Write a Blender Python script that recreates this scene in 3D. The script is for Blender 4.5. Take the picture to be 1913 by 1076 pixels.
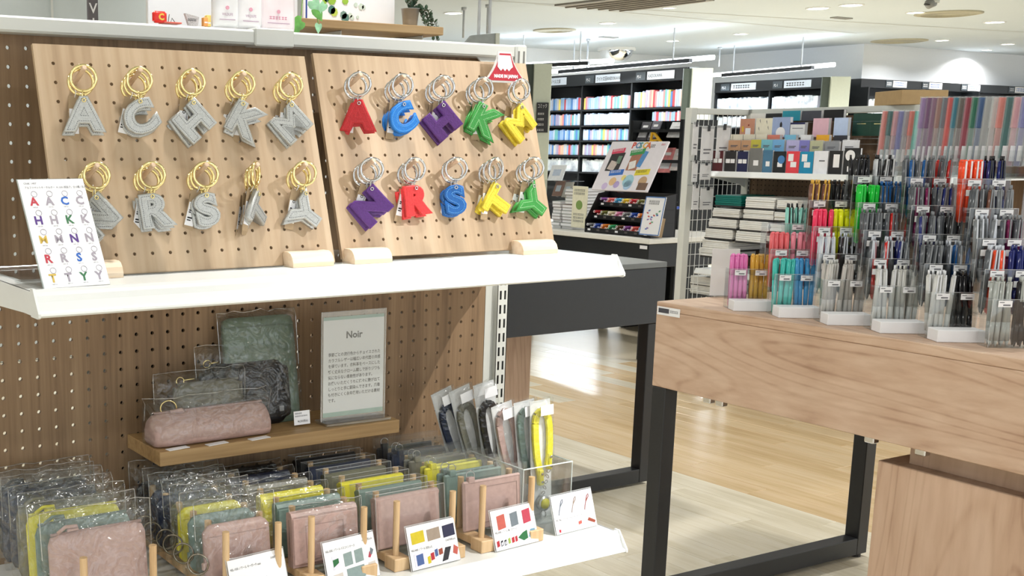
import bpy, bmesh, math, random
from mathutils import Vector, Matrix, noise
random.seed(7)
for o in list(bpy.data.objects): bpy.data.objects.remove(o)
SC = bpy.context.scene
COL = SC.collection

# ------------------------------------------------------------------ camera
CAM = Vector((-0.4684, -1.5673, 1.2495))
CR = Vector((0.8659, -0.5003, 0.0041)); CU = Vector((0.0861, 0.1572, 0.9838)); CF = Vector((0.4928, 0.8515, -0.1791))
FPX, CX, CY = 2168.11, 545.59, 664.84
cd = bpy.data.cameras.new('camera'); cd.sensor_width = 36; cd.sensor_fit = 'HORIZONTAL'
cd.lens = FPX/1913*36; cd.shift_x = (956.5-CX)/1913; cd.shift_y = (CY-538)/1913
cd.clip_start = 0.05; cd.clip_end = 200
cam = bpy.data.objects.new('camera', cd); COL.objects.link(cam)
cam.matrix_world = Matrix(((CR.x, CU.x, -CF.x, CAM.x), (CR.y, CU.y, -CF.y, CAM.y), (CR.z, CU.z, -CF.z, CAM.z), (0, 0, 0, 1)))
SC.camera = cam

# ------------------------------------------------------------------ world, exposure
w = bpy.data.worlds.new('world'); SC.world = w; w.use_nodes = True
w.node_tree.nodes['Background'].inputs[0].default_value = (0.93, 0.97, 1.0, 1)
w.node_tree.nodes['Background'].inputs[1].default_value = 1.25
vs = SC.view_settings
vs.view_transform = 'Standard'; vs.look = 'None'; vs.exposure = 0.32; vs.gamma = 1.0; vs.use_curve_mapping = False
SC.cycles.transparent_max_bounces = 24; SC.cycles.max_bounces = 6; SC.cycles.diffuse_bounces = 3; SC.cycles.glossy_bounces = 3

DOWN_W = 12.0
SPOT_W = 115.0
BAR_W = 38.0         # LED bars on the bookcases

# ------------------------------------------------------------------ helpers
def lin(c):
    c = c/255.0
    return c/12.92 if c <= 0.04045 else ((c+0.055)/1.055)**2.4
def rgb(r, g, b): return (lin(r), lin(g), lin(b), 1)
def ray(px, py): return CF + CR*((px-CX)/FPX) - CU*((py-CY)/FPX)
def at(px, py, axis, v):
    d = ray(px, py); i = 'xyz'.index(axis)
    return CAM + d*((v-CAM[i])/d[i])
def atd(px, py, D): return CAM + ray(px, py)*D
R = math.radians
def T(x, y, z): return Matrix.Translation((x, y, z))
def RX(a): return Matrix.Rotation(a, 4, 'X')
def RY(a): return Matrix.Rotation(a, 4, 'Y')
def RZ(a): return Matrix.Rotation(a, 4, 'Z')

class MB:
    def __init__(s): s.v = []; s.f = []
    def add(s, vs, fs, M=None):
        n = len(s.v)
        for p in vs:
            s.v.append(tuple(M @ Vector(p)) if M is not None else tuple(p))
        for f in fs: s.f.append([i+n for i in f])
        return s
    def box(s, x0, x1, y0, y1, z0, z1, M=None):
        return s.add([(x0,y0,z0),(x1,y0,z0),(x1,y1,z0),(x0,y1,z0),(x0,y0,z1),(x1,y0,z1),(x1,y1,z1),(x0,y1,z1)],
              [(0,3,2,1),(4,5,6,7),(0,1,5,4),(1,2,6,5),(2,3,7,6),(3,0,4,7)], M)
    def bbox(s, x0, x1, y0, y1, z0, z1, b, M=None):
        """box with chamfered edges"""
        b = min(b, (x1-x0)*.49, (y1-y0)*.49, (z1-z0)*.49)
        X=(x0,x1);Y=(y0,y1);Z=(z0,z1); vs=[];idx={}
        for i in (0,1):
            for j in (0,1):
                for k in (0,1):
                    sx=1-2*i;sy=1-2*j;sz=1-2*k
                    for a in range(3):
                        d=[b,b,b];d[a]=0
                        idx[(i,j,k,a)]=len(vs); vs.append((X[i]+sx*d[0],Y[j]+sy*d[1],Z[k]+sz*d[2]))
        fs=[]
        for a in range(3):
            o=[c for c in range(3) if c!=a]
            for sd in (0,1):
                q=[]
                for (p,r) in ((0,0),(1,0),(1,1),(0,1)):
                    t=[0,0,0];t[a]=sd;t[o[0]]=p;t[o[1]]=r
                    q.append(idx[(t[0],t[1],t[2],a)])
                flip=(sd==0) if a!=1 else (sd==1)
                fs.append(q[::-1] if flip else q)
            for p in (0,1):
                for r in (0,1):
                    t0=[0,0,0];t0[o[0]]=p;t0[o[1]]=r;t1=list(t0);t1[a]=1
                    q=[idx[(*t0,o[0])],idx[(*t1,o[0])],idx[(*t1,o[1])],idx[(*t0,o[1])]]
                    fs.append(q if (p^r)^(a==1) else q[::-1])
        for i in (0,1):
            for j in (0,1):
                for k in (0,1):
                    q=[idx[(i,j,k,a)] for a in range(3)]
                    fs.append(q if not (i^j^k) else q[::-1])
        return s.add(vs, fs, M)
    def cyl(s, p0, p1, r0, r1=None, n=12, M=None, cap=True):
        if r1 is None: r1 = r0
        p0=Vector(p0);p1=Vector(p1);d=(p1-p0).normalized()
        a=d.orthogonal().normalized();b=d.cross(a)
        vs=[];fs=[]
        for p,r in ((p0,r0),(p1,r1)):
            for i in range(n):
                t=2*math.pi*i/n; vs.append(p+a*(r*math.cos(t))+b*(r*math.sin(t)))
        for i in range(n): fs.append((i,(i+1)%n,n+(i+1)%n,n+i))
        if cap: fs.append(tuple(range(n))[::-1]); fs.append(tuple(range(n,2*n)))
        return s.add(vs,fs,M)
    def tube(s, pts, r, n=8, closed=False, M=None):
        pts=[Vector(p) for p in pts];m=len(pts);vs=[];fs=[]
        rs = r if isinstance(r,(list,tuple)) else [r]*m
        up=None
        for i,p in enumerate(pts):
            if closed: d=(pts[(i+1)%m]-pts[i-1]).normalized()
            else: d=(pts[min(i+1,m-1)]-pts[max(i-1,0)]).normalized()
            a = d.orthogonal().normalized() if up is None else (up-d*up.dot(d)).normalized()
            up=a;b=d.cross(a)
            for k in range(n):
                t=2*math.pi*k/n; vs.append(p+a*(rs[i]*math.cos(t))+b*(rs[i]*math.sin(t)))
        for i in range(m if closed else m-1):
            j=(i+1)%m
            for k in range(n): fs.append((i*n+k,i*n+(k+1)%n,j*n+(k+1)%n,j*n+k))
        if not closed: fs.append(tuple(range(n))[::-1]); fs.append(tuple(range((m-1)*n,m*n)))
        return s.add(vs,fs,M)
    def ring(s, c, nrm, R0, r, n=28, m=8, M=None):
        nrm=Vector(nrm).normalized();a=nrm.orthogonal().normalized();b=nrm.cross(a);c=Vector(c);vs=[];fs=[]
        for i in range(n):
            t=2*math.pi*i/n;e=a*math.cos(t)+b*math.sin(t)
            for k in range(m):
                u=2*math.pi*k/m; vs.append(c+e*(R0+r*math.cos(u))+nrm*(r*math.sin(u)))
        for i in range(n):
            for k in range(m): fs.append((i*m+k,((i+1)%n)*m+k,((i+1)%n)*m+(k+1)%m,i*m+(k+1)%m))
        return s.add(vs,fs,M)
    def lathe(s, prof, n=20, M=None):
        vs=[];fs=[];k=len(prof)
        for i in range(n):
            t=2*math.pi*i/n
            for r,z in prof: vs.append((r*math.cos(t),r*math.sin(t),z))
        for i in range(n):
            j=(i+1)%n
            for q in range(k-1): fs.append((i*k+q,j*k+q,j*k+q+1,i*k+q+1))
        return s.add(vs,fs,M)
    def prism(s, pts, y0, y1, M=None):
        """polygon in x,z pulled out along y"""
        n=len(pts); vs=[(x,y0,z) for x,z in pts]+[(x,y1,z) for x,z in pts]
        fs=[tuple(range(n)),tuple(range(2*n-1,n-1,-1))]
        for i in range(n): fs.append((i,n+i,n+(i+1)%n,(i+1)%n))
        return s.add(vs,fs,M)
    def prismx(s, pts, x0, x1, M=None):
        """polygon in y,z pulled out along x"""
        n=len(pts); vs=[(x0,y,z) for y,z in pts]+[(x1,y,z) for y,z in pts]
        fs=[tuple(range(n))[::-1],tuple(range(n,2*n))]
        for i in range(n): fs.append((i,(i+1)%n,n+(i+1)%n,n+i))
        return s.add(vs,fs,M)
    def mesh(s, name, smooth=False):
        m=bpy.data.meshes.new(name); m.from_pydata(s.v,[],s.f); m.update()
        if smooth: m.polygons.foreach_set('use_smooth',[True]*len(m.polygons))
        return m
    def build(s, name, mt, parent=None, smooth=False, M=None, fix=False):
        m=s.mesh(name, smooth)
        if fix:
            bm=bmesh.new();bm.from_mesh(m);bmesh.ops.recalc_face_normals(bm,faces=bm.faces);bm.to_mesh(m);bm.free()
        m.materials.append(mt)
        return link(name,m,parent,M)
def link(name, mesh, parent=None, M=None):
    o=bpy.data.objects.new(name,mesh); COL.objects.link(o)
    if parent: o.parent=parent
    if M is not None: o.matrix_basis=M
    return o
def tag(o, label, cat, group=None, kind=None):
    o['label']=label; o['category']=cat
    if group: o['group']=group
    if kind: o['kind']=kind
    return o
def thing(name, M, label, cat, group=None):
    o=bpy.data.objects.new(name,None); COL.objects.link(o); o.empty_display_size=.02
    o.matrix_basis = M if isinstance(M,Matrix) else T(*M)
    return tag(o,label,cat,group)
def struct(o): o['kind']='structure'; return o
def dup(o, M, parent=None, **kw):
    c=o.copy(); COL.objects.link(c); c.parent=parent
    if M is not None: c.matrix_basis=M
    for ch in kids(o): dup(ch,None,c)
    for k,v in kw.items(): c[k]=v
    return c
def kids(o): return [k for k in ALLK.get(o.name,[])]
ALLK={}
def reg(*objs):
    for o in objs:
        if o.parent: ALLK.setdefault(o.parent.name,[]).append(o)

# ------------------------------------------------------------------ materials
MATS={}
def nt(name):
    m=bpy.data.materials.new(name); m.use_nodes=True
    t=m.node_tree; b=t.nodes['Principled BSDF']; return m,t,b
def mat(name, c, rough=.5, metal=0, var=.06, scale=40, bump=0, spec=.5, emit=0, coat=0):
    if name in MATS: return MATS[name]
    m,t,b=nt(name); c=c if len(c)==4 else (*c,1)
    b.inputs['Roughness'].default_value=rough; b.inputs['Metallic'].default_value=metal
    b.inputs['Specular IOR Level'].default_value=spec
    if coat: b.inputs['Coat Weight'].default_value=coat; b.inputs['Coat Roughness'].default_value=.08
    tc=t.nodes.new('ShaderNodeTexCoord'); n=t.nodes.new('ShaderNodeTexNoise'); n.inputs['Scale'].default_value=scale; n.inputs['Detail'].default_value=3
    t.links.new(tc.outputs['Object'],n.inputs['Vector'])
    r=t.nodes.new('ShaderNodeValToRGB')
    r.color_ramp.elements[0].position=.3; r.color_ramp.elements[1].position=.7
    r.color_ramp.elements[0].color=tuple(x*(1-var) for x in c[:3])+(1,); r.color_ramp.elements[1].color=tuple(min(1,x*(1+var)) for x in c[:3])+(1,)
    t.links.new(n.outputs['Fac'],r.inputs['Fac']); t.links.new(r.outputs['Color'],b.inputs['Base Color'])
    if bump:
        bp=t.nodes.new('ShaderNodeBump'); bp.inputs['Strength'].default_value=bump; bp.inputs['Distance'].default_value=.002
        t.links.new(n.outputs['Fac'],bp.inputs['Height']); t.links.new(bp.outputs['Normal'],b.inputs['Normal'])
    if emit:
        b.inputs['Emission Color'].default_value=c; b.inputs['Emission Strength'].default_value=emit
    MATS[name]=m; return m
def wood(name, c0, c1, c2, axis='z', scale=6, stretch=.06, rough=.5, fine=60, strips=0, rnd=0, rings=0.0):
    """grain runs along axis; strips = width of glued staves across it"""
    if name in MATS: return MATS[name]
    m,t,b=nt(name); L=t.links.new; N=t.nodes.new
    tc=N('ShaderNodeTexCoord'); mp=N('ShaderNodeMapping'); s=[1,1,1]; ai='xyz'.index(axis); s[ai]=stretch
    mp.inputs['Scale'].default_value=s; L(tc.outputs['Object'],mp.inputs['Vector'])
    vec=mp.outputs['Vector']
    if rnd:
        oi=N('ShaderNodeObjectInfo'); va=N('ShaderNodeVectorMath'); va.operation='ADD'; cb=N('ShaderNodeCombineXYZ'); ml=N('ShaderNodeMath'); ml.operation='MULTIPLY'; ml.inputs[1].default_value=37
        L(oi.outputs['Random'],ml.inputs[0]); L(ml.outputs[0],cb.inputs[0]); L(ml.outputs[0],cb.inputs[1]); L(vec,va.inputs[0]); L(cb.outputs[0],va.inputs[1]); vec=va.outputs[0]
    a=N('ShaderNodeTexNoise'); a.inputs['Scale'].default_value=scale; a.inputs['Detail'].default_value=5; a.inputs['Distortion'].default_value=.6+rings; L(vec,a.inputs['Vector'])
    f=N('ShaderNodeTexNoise'); f.inputs['Scale'].default_value=fine*scale/6; f.inputs['Detail'].default_value=4; L(vec,f.inputs['Vector'])
    mx=N('ShaderNodeMath'); mx.operation='MULTIPLY_ADD'; mx.inputs[1].default_value=.45; L(f.outputs['Fac'],mx.inputs[0])
    m2=N('ShaderNodeMath'); m2.operation='MULTIPLY'; m2.inputs[1].default_value=.62; L(a.outputs['Fac'],m2.inputs[0]); L(m2.outputs[0],mx.inputs[2])
    if rings:
        fr=N('ShaderNodeTexNoise'); fr.inputs['Scale'].default_value=scale*.55; fr.inputs['Detail'].default_value=1.2; fr.inputs['Distortion'].default_value=.9; L(vec,fr.inputs['Vector'])
        k1=N('ShaderNodeMath'); k1.operation='MULTIPLY'; k1.inputs[1].default_value=250*rings/1.2; L(fr.outputs['Fac'],k1.inputs[0]); k2=N('ShaderNodeMath'); k2.operation='SINE'; L(k1.outputs[0],k2.inputs[0])
        k3=N('ShaderNodeMath'); k3.operation='MAXIMUM'; k3.inputs[1].default_value=0; L(k2.outputs[0],k3.inputs[0]); k4=N('ShaderNodeMath'); k4.operation='POWER'; k4.inputs[1].default_value=3.0; L(k3.outputs[0],k4.inputs[0])
        m4=N('ShaderNodeMath'); m4.operation='MULTIPLY_ADD'; m4.inputs[1].default_value=-.11; L(k4.outputs[0],m4.inputs[0]); m5=N('ShaderNodeMath'); m5.operation='ADD'; m5.inputs[1].default_value=.06; L(mx.outputs[0],m5.inputs[0]); L(m5.outputs[0],m4.inputs[2]); fac=m4.outputs[0]
    else: fac=mx.outputs[0]
    r=N('ShaderNodeValToRGB'); e=r.color_ramp.elements; e[0].position=.36; e[0].color=c0; e[1].position=.72; e[1].color=c2
    k=e.new(.53); k.color=c1
    if strips:
        sx=N('ShaderNodeSeparateXYZ'); L(tc.outputs['Object'],sx.inputs[0])
        dv=N('ShaderNodeMath'); dv.operation='DIVIDE'; dv.inputs[1].default_value=strips; L(sx.outputs[0],dv.inputs[0])
        fl=N('ShaderNodeMath'); fl.operation='FLOOR'; L(dv.outputs[0],fl.inputs[0])
        wn=N('ShaderNodeTexWhiteNoise'); wn.noise_dimensions='1D'; 
        if rnd: 
            ad=N('ShaderNodeMath'); ad.operation='ADD'; L(fl.outputs[0],ad.inputs[0]); L(ml.outputs[0],ad.inputs[1]); L(ad.outputs[0],wn.inputs['W'])
        else: L(fl.outputs[0],wn.inputs['W'])
        m3=N('ShaderNodeMath'); m3.operation='MULTIPLY_ADD'; m3.inputs[1].default_value=.16; L(wn.outputs['Value'],m3.inputs[0]); sb=N('ShaderNodeMath'); sb.operation='SUBTRACT'; sb.inputs[1].default_value=.08; L(fac,sb.inputs[0]); L(sb.outputs[0],m3.inputs[2]); fac=m3.outputs[0]
    if rnd:
        m6=N('ShaderNodeMath'); m6.operation='MULTIPLY_ADD'; m6.inputs[1].default_value=rnd; L(oi.outputs['Random'],m6.inputs[0]); s6=N('ShaderNodeMath'); s6.operation='SUBTRACT'; s6.inputs[1].default_value=rnd/2; L(fac,s6.inputs[0]); L(s6.outputs[0],m6.inputs[2]); fac=m6.outputs[0]
    L(fac,r.inputs['Fac']); L(r.outputs['Color'],b.inputs['Base Color'])
    b.inputs['Roughness'].default_value=rough
    bp=N('ShaderNodeBump'); bp.inputs['Strength'].default_value=.12; bp.inputs['Distance'].default_value=.001; L(f.outputs['Fac'],bp.inputs['Height']); L(bp.outputs['Normal'],b.inputs['Normal'])
    MATS[name]=m; return m
def clear(name, tint=(.97,.98,.98,1), gloss=.06, edge=.35, rough=.03, wrinkle=0, haze=0):
    """clear plastic: see-through with a sharp surface reflection"""
    if name in MATS: return MATS[name]
    m=bpy.data.materials.new(name); m.use_nodes=True; t=m.node_tree; t.nodes.clear(); N=t.nodes.new; L=t.links.new
    out=N('ShaderNodeOutputMaterial'); tr=N('ShaderNodeBsdfTransparent'); tr.inputs[0].default_value=tint
    gl=N('ShaderNodeBsdfGlossy'); gl.inputs['Roughness'].default_value=rough
    lw=N('ShaderNodeLayerWeight'); lw.inputs['Blend'].default_value=.35
    mm=N('ShaderNodeMath'); mm.operation='MULTIPLY_ADD'; mm.inputs[1].default_value=edge; mm.inputs[2].default_value=gloss; L(lw.outputs['Facing'],mm.inputs[0])
    mx=N('ShaderNodeMixShader'); L(mm.outputs[0],mx.inputs[0]); L(tr.outputs[0],mx.inputs[1]); L(gl.outputs[0],mx.inputs[2])
    if wrinkle:
        tc=N('ShaderNodeTexCoord'); n=N('ShaderNodeTexNoise'); n.inputs['Scale'].default_value=32; n.inputs['Detail'].default_value=1.5; n.inputs['Distortion'].default_value=2.0; L(tc.outputs['Object'],n.inputs['Vector'])
        bp=N('ShaderNodeBump'); bp.inputs['Strength'].default_value=wrinkle; bp.inputs['Distance'].default_value=.02; L(n.outputs['Fac'],bp.inputs['Height']); L(bp.outputs['Normal'],gl.inputs['Normal']); L(bp.outputs['Normal'],lw.inputs['Normal'])
    last=mx
    if haze:
        df=N('ShaderNodeBsdfDiffuse'); df.inputs[0].default_value=(.9,.9,.9,1); m2=N('ShaderNodeMixShader'); m2.inputs[0].default_value=haze; L(mx.outputs[0],m2.inputs[1]); L(df.outputs[0],m2.inputs[2]); last=m2
    L(last.outputs[0],out.inputs[0]); MATS[name]=m; return m
def metal(name, c, rough=.12): return mat(name,c,rough,1.0,var=.03)
def glow(name, c, s):
    if name in MATS: return MATS[name]
    m,t,b=nt(name); b.inputs['Base Color'].default_value=c; b.inputs['Emission Color'].default_value=c; b.inputs['Emission Strength'].default_value=s
    MATS[name]=m; return m

BROWN=wood('brown_oak_board',rgb(110,86,61),rgb(137,110,81),rgb(157,130,99),'z',26,.035,.6,45)
PANEL=wood('pale_alder_board',rgb(160,134,104),rgb(180,154,123),rgb(196,172,142),'z',14,.05,.5,40,strips=.052,rnd=.12)
DOWEL=wood('pale_dowel_wood',rgb(196,158,112),rgb(216,182,138),rgb(228,198,158),'z',30,.05,.5,30)
PEGW=wood('peg_wood',rgb(206,176,146),rgb(222,194,166),rgb(232,208,184),'y',30,.05,.5,30)
SHELFW=wood('oak_shelf_wood',rgb(142,110,70),rgb(170,138,94),rgb(188,158,114),'x',20,.04,.5,40)
TABLEW=wood('elm_table_wood',rgb(168,134,110),rgb(198,166,141),rgb(214,186,162),'y',5,.22,.45,60,rings=1.2)
TABLEV=wood('elm_cabinet_wood',rgb(172,138,114),rgb(198,166,141),rgb(212,182,158),'z',7,.14,.45,40,rings=.8)
FLOORW=wood('pale_floor_wood',rgb(222,211,184),rgb(238,229,206),rgb(247,240,222),'y',10,.08,.22,30,rnd=.12)
FLOORT=wood('tan_floor_wood',rgb(214,184,138),rgb(228,200,158),rgb(238,214,176),'y',10,.08,.22,30,rnd=.10)
WHITE=mat('white_enamel',rgb(236,238,236),.28,var=.01)
GREYW=mat('pale_grey_enamel',rgb(214,216,210),.35,var=.01)
WALL=mat('white_wall_paint',rgb(238,242,246),.7,var=.01)
CEIL=mat('ceiling_paint',rgb(204,214,222),.8,var=.01)
BLACKM=mat('black_steel',rgb(30,32,36),.38,var=.04)
DARKT=mat('black_table_laminate',rgb(44,48,54),.42,var=.04)
DARKTOP=mat('grey_table_top',rgb(112,116,116),.3,var=.03)
INK=mat('black_ink',rgb(28,28,32),.6,var=0)
GREYINK=mat('grey_ink',rgb(110,110,116),.6,var=0)
PAPER=mat('white_paper',rgb(244,244,246),.6,var=.01)
KRAFT=mat('kraft_card',rgb(168,144,112),.7,var=.05)
GOLD=metal('gold_plate',(.93,.78,.38,1),.14); CHROME=metal('chrome_plate',(.62,.62,.62,1),.10)
ACRYL=clear('clear_acrylic'); ACEDGE=mat('acrylic_edge',rgb(226,236,234),.15,var=.01)
BAG=clear('clear_bag_film',gloss=.065,edge=.12,rough=.12,wrinkle=.55,haze=.006)
MILKY=clear('milky_bag_film',gloss=.04,edge=.15,rough=.08,wrinkle=.6,haze=.10)
BLACKP=mat('black_plastic',rgb(24,24,27),.4,var=.03)
BLACKSHELF=mat('black_shelf_paint',rgb(22,26,30),.5,var=.04)  # black paint of the bookcases and the magazine rack

# ------------------------------------------------------------------ text
TXT={}
def text_mesh(s, size=1.0, offset=0.0, extrude=0.0, align='LEFT', res=3, bevel=0.0, shear=0, sx=1.0, line=1.0):
    key=(s,size,offset,extrude,align,res,bevel,shear,sx,line)
    if key in TXT: return TXT[key]
    c=bpy.data.curves.new('lettering','FONT'); c.body=s; c.size=size; c.offset=offset; c.extrude=extrude; c.align_x=align; c.resolution_u=res; c.bevel_depth=bevel; c.bevel_resolution=2; c.shear=shear; c.space_line=line
    o=bpy.data.objects.new('lettering',c); COL.objects.link(o)
    dg=bpy.context.evaluated_depsgraph_get(); dg.update()
    m=bpy.data.meshes.new_from_object(o.evaluated_get(dg))
    bpy.data.objects.remove(o); bpy.data.curves.remove(c)
    if sx!=1:
        for v in m.vertices: v.co.x*=sx
    TXT[key]=m; return m
def text(s, size, mt, parent, M, align='LEFT', offset=0.0, name='lettering', sx=1.0, line=1.0, res=2):
    """flat print in the local x,z plane, facing -y"""
    m=text_mesh(s,size,offset,0,align,res,0,0,sx,line).copy(); m.materials.clear(); m.materials.append(mt)
    o=link(name,m,parent,M @ RX(math.pi/2)); return o

def scribble(w, h, mt, parent, M, n=7, seed=0, name='print'):
    """print too small to read in the photograph: a row of short strokes in the local x,z plane"""
    rg=random.Random(seed); m=MB(); x=0; st=w/n
    for i in range(n):
        a=st*rg.uniform(.55,.85); m.box(x,x+a,-.0002,0,0,h*.25); m.box(x,x+a,-.0002,0,h*.75,h); m.box(x+a*.4,x+a*.4+st*.14,-.0002,0,0,h); x+=st
    return m.build(name,mt,parent,M=M)
# ================================================================== the room
H = 2.7
floor = MB().box(-7,27,-7,14,-.06,-.004).build('floor',mat('far_floor_wood',rgb(226,212,184),.25,var=.05,scale=3)); struct(floor)
pm=MB().bbox(0,.1138,0,.899,-.004,0,.0012).mesh('plank'); pm.materials.append(FLOORW)
pt=pm.copy(); pt.materials.clear(); pt.materials.append(FLOORT)
for i in range(31):
    x=1.065+i*.115
    for j in range(5):
        y=-.35+j*.9+(i*.37%.9)-.3
        tan = x>3.0 and y<2.6
        o=link('plank',pt if tan else pm,floor,T(x,y,0))
ceiling=MB().box(-7,27,-7,14,H,H+.1).build('ceiling',CEIL); struct(ceiling)
struct(MB().box(-7,15.3,12.3,12.45,0,H).build('wall_back',WALL))
struct(MB().box(15.15,15.3,9.3,12.3,0,H).build('wall_side',WALL))
struct(MB().box(15.15,27,9.15,9.3,0,H).build('wall_right',WALL))
struct(MB().box(-7,-6.9,-7,12.3,0,H).build('wall_left',WALL))
# panel joints in the ceiling
for k,(a,b) in enumerate((((860,-2),(1913,60)),((1000,8),(1600,62)))):
    p=at(*a,'z',H); q=at(*b,'z',H)
    d=(q-p); n=Vector((-d.y,d.x,0)).normalized()*.012
    m=MB().add([p-n-Vector((0,0,.002)),q-n-Vector((0,0,.002)),q+n-Vector((0,0,.002)),p+n-Vector((0,0,.002))],[(0,1,2,3)])
    m.build('seam',mat('ceiling_seam',rgb(196,198,194),.8,var=0),ceiling)

# downlights: the ones in view, then the rest of the store's grid
DLM=glow('downlight_lens',(1,.98,.94,1),14.0)
def downlight(x,y,r,label,group,light=True,watt=DOWN_W):
    t=thing('downlight',(x,y,H),label,'ceiling light',group)
    MB().lathe([(r*1.25,0),(r*1.25,-.006),(r*1.02,-.010),(r,-.004),(r,0)],24).build('trim_ring',WHITE,t,True)
    MB().lathe([(0,-.003),(r,-.003)],24).build('lens',DLM,t)
    if light:
        l=bpy.data.lights.new('downlight_lamp','AREA'); l.shape='DISK'; l.size=.16; l.energy=watt; l.color=(1,.985,.96); l.spread=R(150)
        lo=bpy.data.objects.new('downlight_lamp',l); COL.objects.link(lo); lo.parent=t; lo.location=(0,0,-.02)
vis=[(847,24,'round ceiling downlight above the wooden top shelf end',.09),(1135,43,'round ceiling downlight left of the convex mirror',.08),(1257,76,'round ceiling downlight above the left bookcases',.08),(1384,63,'round ceiling downlight above the middle bookcases',.08),
 (1528,15,'ceiling downlight with a grey rim, left of a pair',.10),(1591,9,'ceiling downlight with a grey rim, right of a pair',.10),(1710,23,'ceiling downlight touching the round ceiling vent',.08),(1858,41,'ceiling downlight at the far right edge',.10),
 (1637,85,'small far ceiling downlight over the right wall corner',.07),(1760,75,'small far ceiling downlight over the right wall',.08),(1883,82,'small far ceiling downlight at the right edge of the wall',.08),(1524,94,'small far ceiling downlight beside the dark slot vent',.07),(1250,14,'half round ceiling spot beside the large grey ceiling unit',.06),(1844,93,'smallest far ceiling downlight near the right wall',.06)]
for px,py,lb,r in vis:
    p=at(px,py,'z',H); downlight(p.x,p.y,r,lb,'round ceiling downlights',watt=DOWN_W*2.0)
k=0
for gx in (-5,-2.4,.2,2.8,5.4,8.0):
    for gy in (-5.0,-2.6,-.2,2.2,4.6):
        downlight(gx+.3,gy,.09,'round ceiling downlight of the grid overhead, out of the picture','downlights of the overhead grid'); k+=1
# track spot aimed at the key-ring boards
sp=thing('track_spot',(1.75,-1.55,H),'white ceiling spot lamp aimed at the key ring boards, out of the picture','spot lamp')
MB().cyl((0,0,0),(0,0,-.05),.03,n=16).build('base',WHITE,sp,True)
d=(Vector((.80,-.2,1.0))-Vector((1.75,-1.55,H))).normalized()
MB().cyl(Vector((0,0,-.06)),Vector((0,0,-.06))+d*.12,.04,.045,20).build('lamp_head',WHITE,sp,True)
l=bpy.data.lights.new('spot_lamp','SPOT'); l.energy=SPOT_W; l.spot_size=R(34); l.spot_blend=.75; l.shadow_soft_size=.02; l.color=(1,.97,.93)
lo=bpy.data.objects.new('spot_lamp',l); COL.objects.link(lo); lo.parent=sp; lo.location=Vector((0,0,-.06))+d*.13
lo.rotation_euler=d.to_track_quat('-Z','Y').to_euler()

sp=thing('track_spot',(1.55,-1.35,H),'white ceiling spot lamp aimed at the strap box, out of the picture','spot lamp')
MB().cyl((0,0,0),(0,0,-.05),.03,n=16).build('base',WHITE,sp,True)
d=(Vector((.80,-.25,.74))-Vector((1.55,-1.35,H))).normalized()
MB().cyl(Vector((0,0,-.06)),Vector((0,0,-.06))+d*.12,.04,.045,20).build('lamp_head',WHITE,sp,True)
l=bpy.data.lights.new('spot_lamp','SPOT'); l.energy=90; l.spot_size=R(13); l.spot_blend=.9; l.shadow_soft_size=.035; l.color=(1,.98,.96)
lo=bpy.data.objects.new('spot_lamp',l); COL.objects.link(lo); lo.parent=sp; lo.location=Vector((0,0,-.06))+d*.13
lo.rotation_euler=d.to_track_quat('-Z','Y').to_euler()

# ================================================================== gondola on the left
def pegboard(mb,c0,c1,r0,r1,P,ox,oz,ex0,ex1,ez0,ez1,y0,y1,hr,n=8):
    """board in x,z from ex0..ex1, ez0..ez1 with real holes at ox+c*P, oz-r*P; front at y0, back at y1"""
    xl=ox+c0*P-P/2; xr=ox+c1*P+P/2; zt=oz-r0*P+P/2; zb=oz-r1*P-P/2
    q=[(ex0,xl,ez0,ez1),(xr,ex1,ez0,ez1),(xl,xr,zt,ez1),(xl,xr,ez0,zb)]
    for a,b,cc,dd in q:
        if b-a>1e-5 and dd-cc>1e-5:
            mb.add([(a,y0,cc),(b,y0,cc),(b,y0,dd),(a,y0,dd)],[(0,1,2,3)]); mb.add([(a,y1,cc),(b,y1,cc),(b,y1,dd),(a,y1,dd)],[(3,2,1,0)])
    mb.add([(ex0,y0,ez0),(ex1,y0,ez0),(ex1,y1,ez0),(ex0,y1,ez0),(ex0,y0,ez1),(ex1,y0,ez1),(ex1,y1,ez1),(ex0,y1,ez1)],[(0,3,2,1),(4,5,6,7),(1,2,6,5),(3,0,4,7)])
    h=P/2
    sq=[(h,0),(h,h),(0,h),(-h,h),(-h,0),(-h,-h),(0,-h),(h,-h)]
    ci=[(hr*math.cos(i*math.pi/4),hr*math.sin(i*math.pi/4)) for i in range(8)]
    for c in range(c0,c1+1):
        for r in range(r0,r1+1):
            X=ox+c*P;Z=oz-r*P
            vs=[(X+a,y0,Z+b) for a,b in sq]+[(X+a,y0,Z+b) for a,b in ci]+[(X+a,y1,Z+b) for a,b in sq]+[(X+a,y1,Z+b) for a,b in ci]
            fs=[]
            for i in range(8):
                j=(i+1)%8
                fs+= [(i+8,i,j,j+8),(i+8,j+8,j+24,i+24),(i+24,j+24,j+16,i+16)]
            mb.add(vs,fs)
rack=thing('display_gondola',(.377,0,0),'white steel display gondola with brown pegboard back, left half of the picture','shelving unit')
OX=-.377
mb=MB(); pegboard(mb,-2,32,-15,20,.025,OX,1.0,-.0733+OX,.8267+OX,.08,1.392,0,.0055,.0029)
mb.build('back_panel',BROWN,rack)
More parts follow.
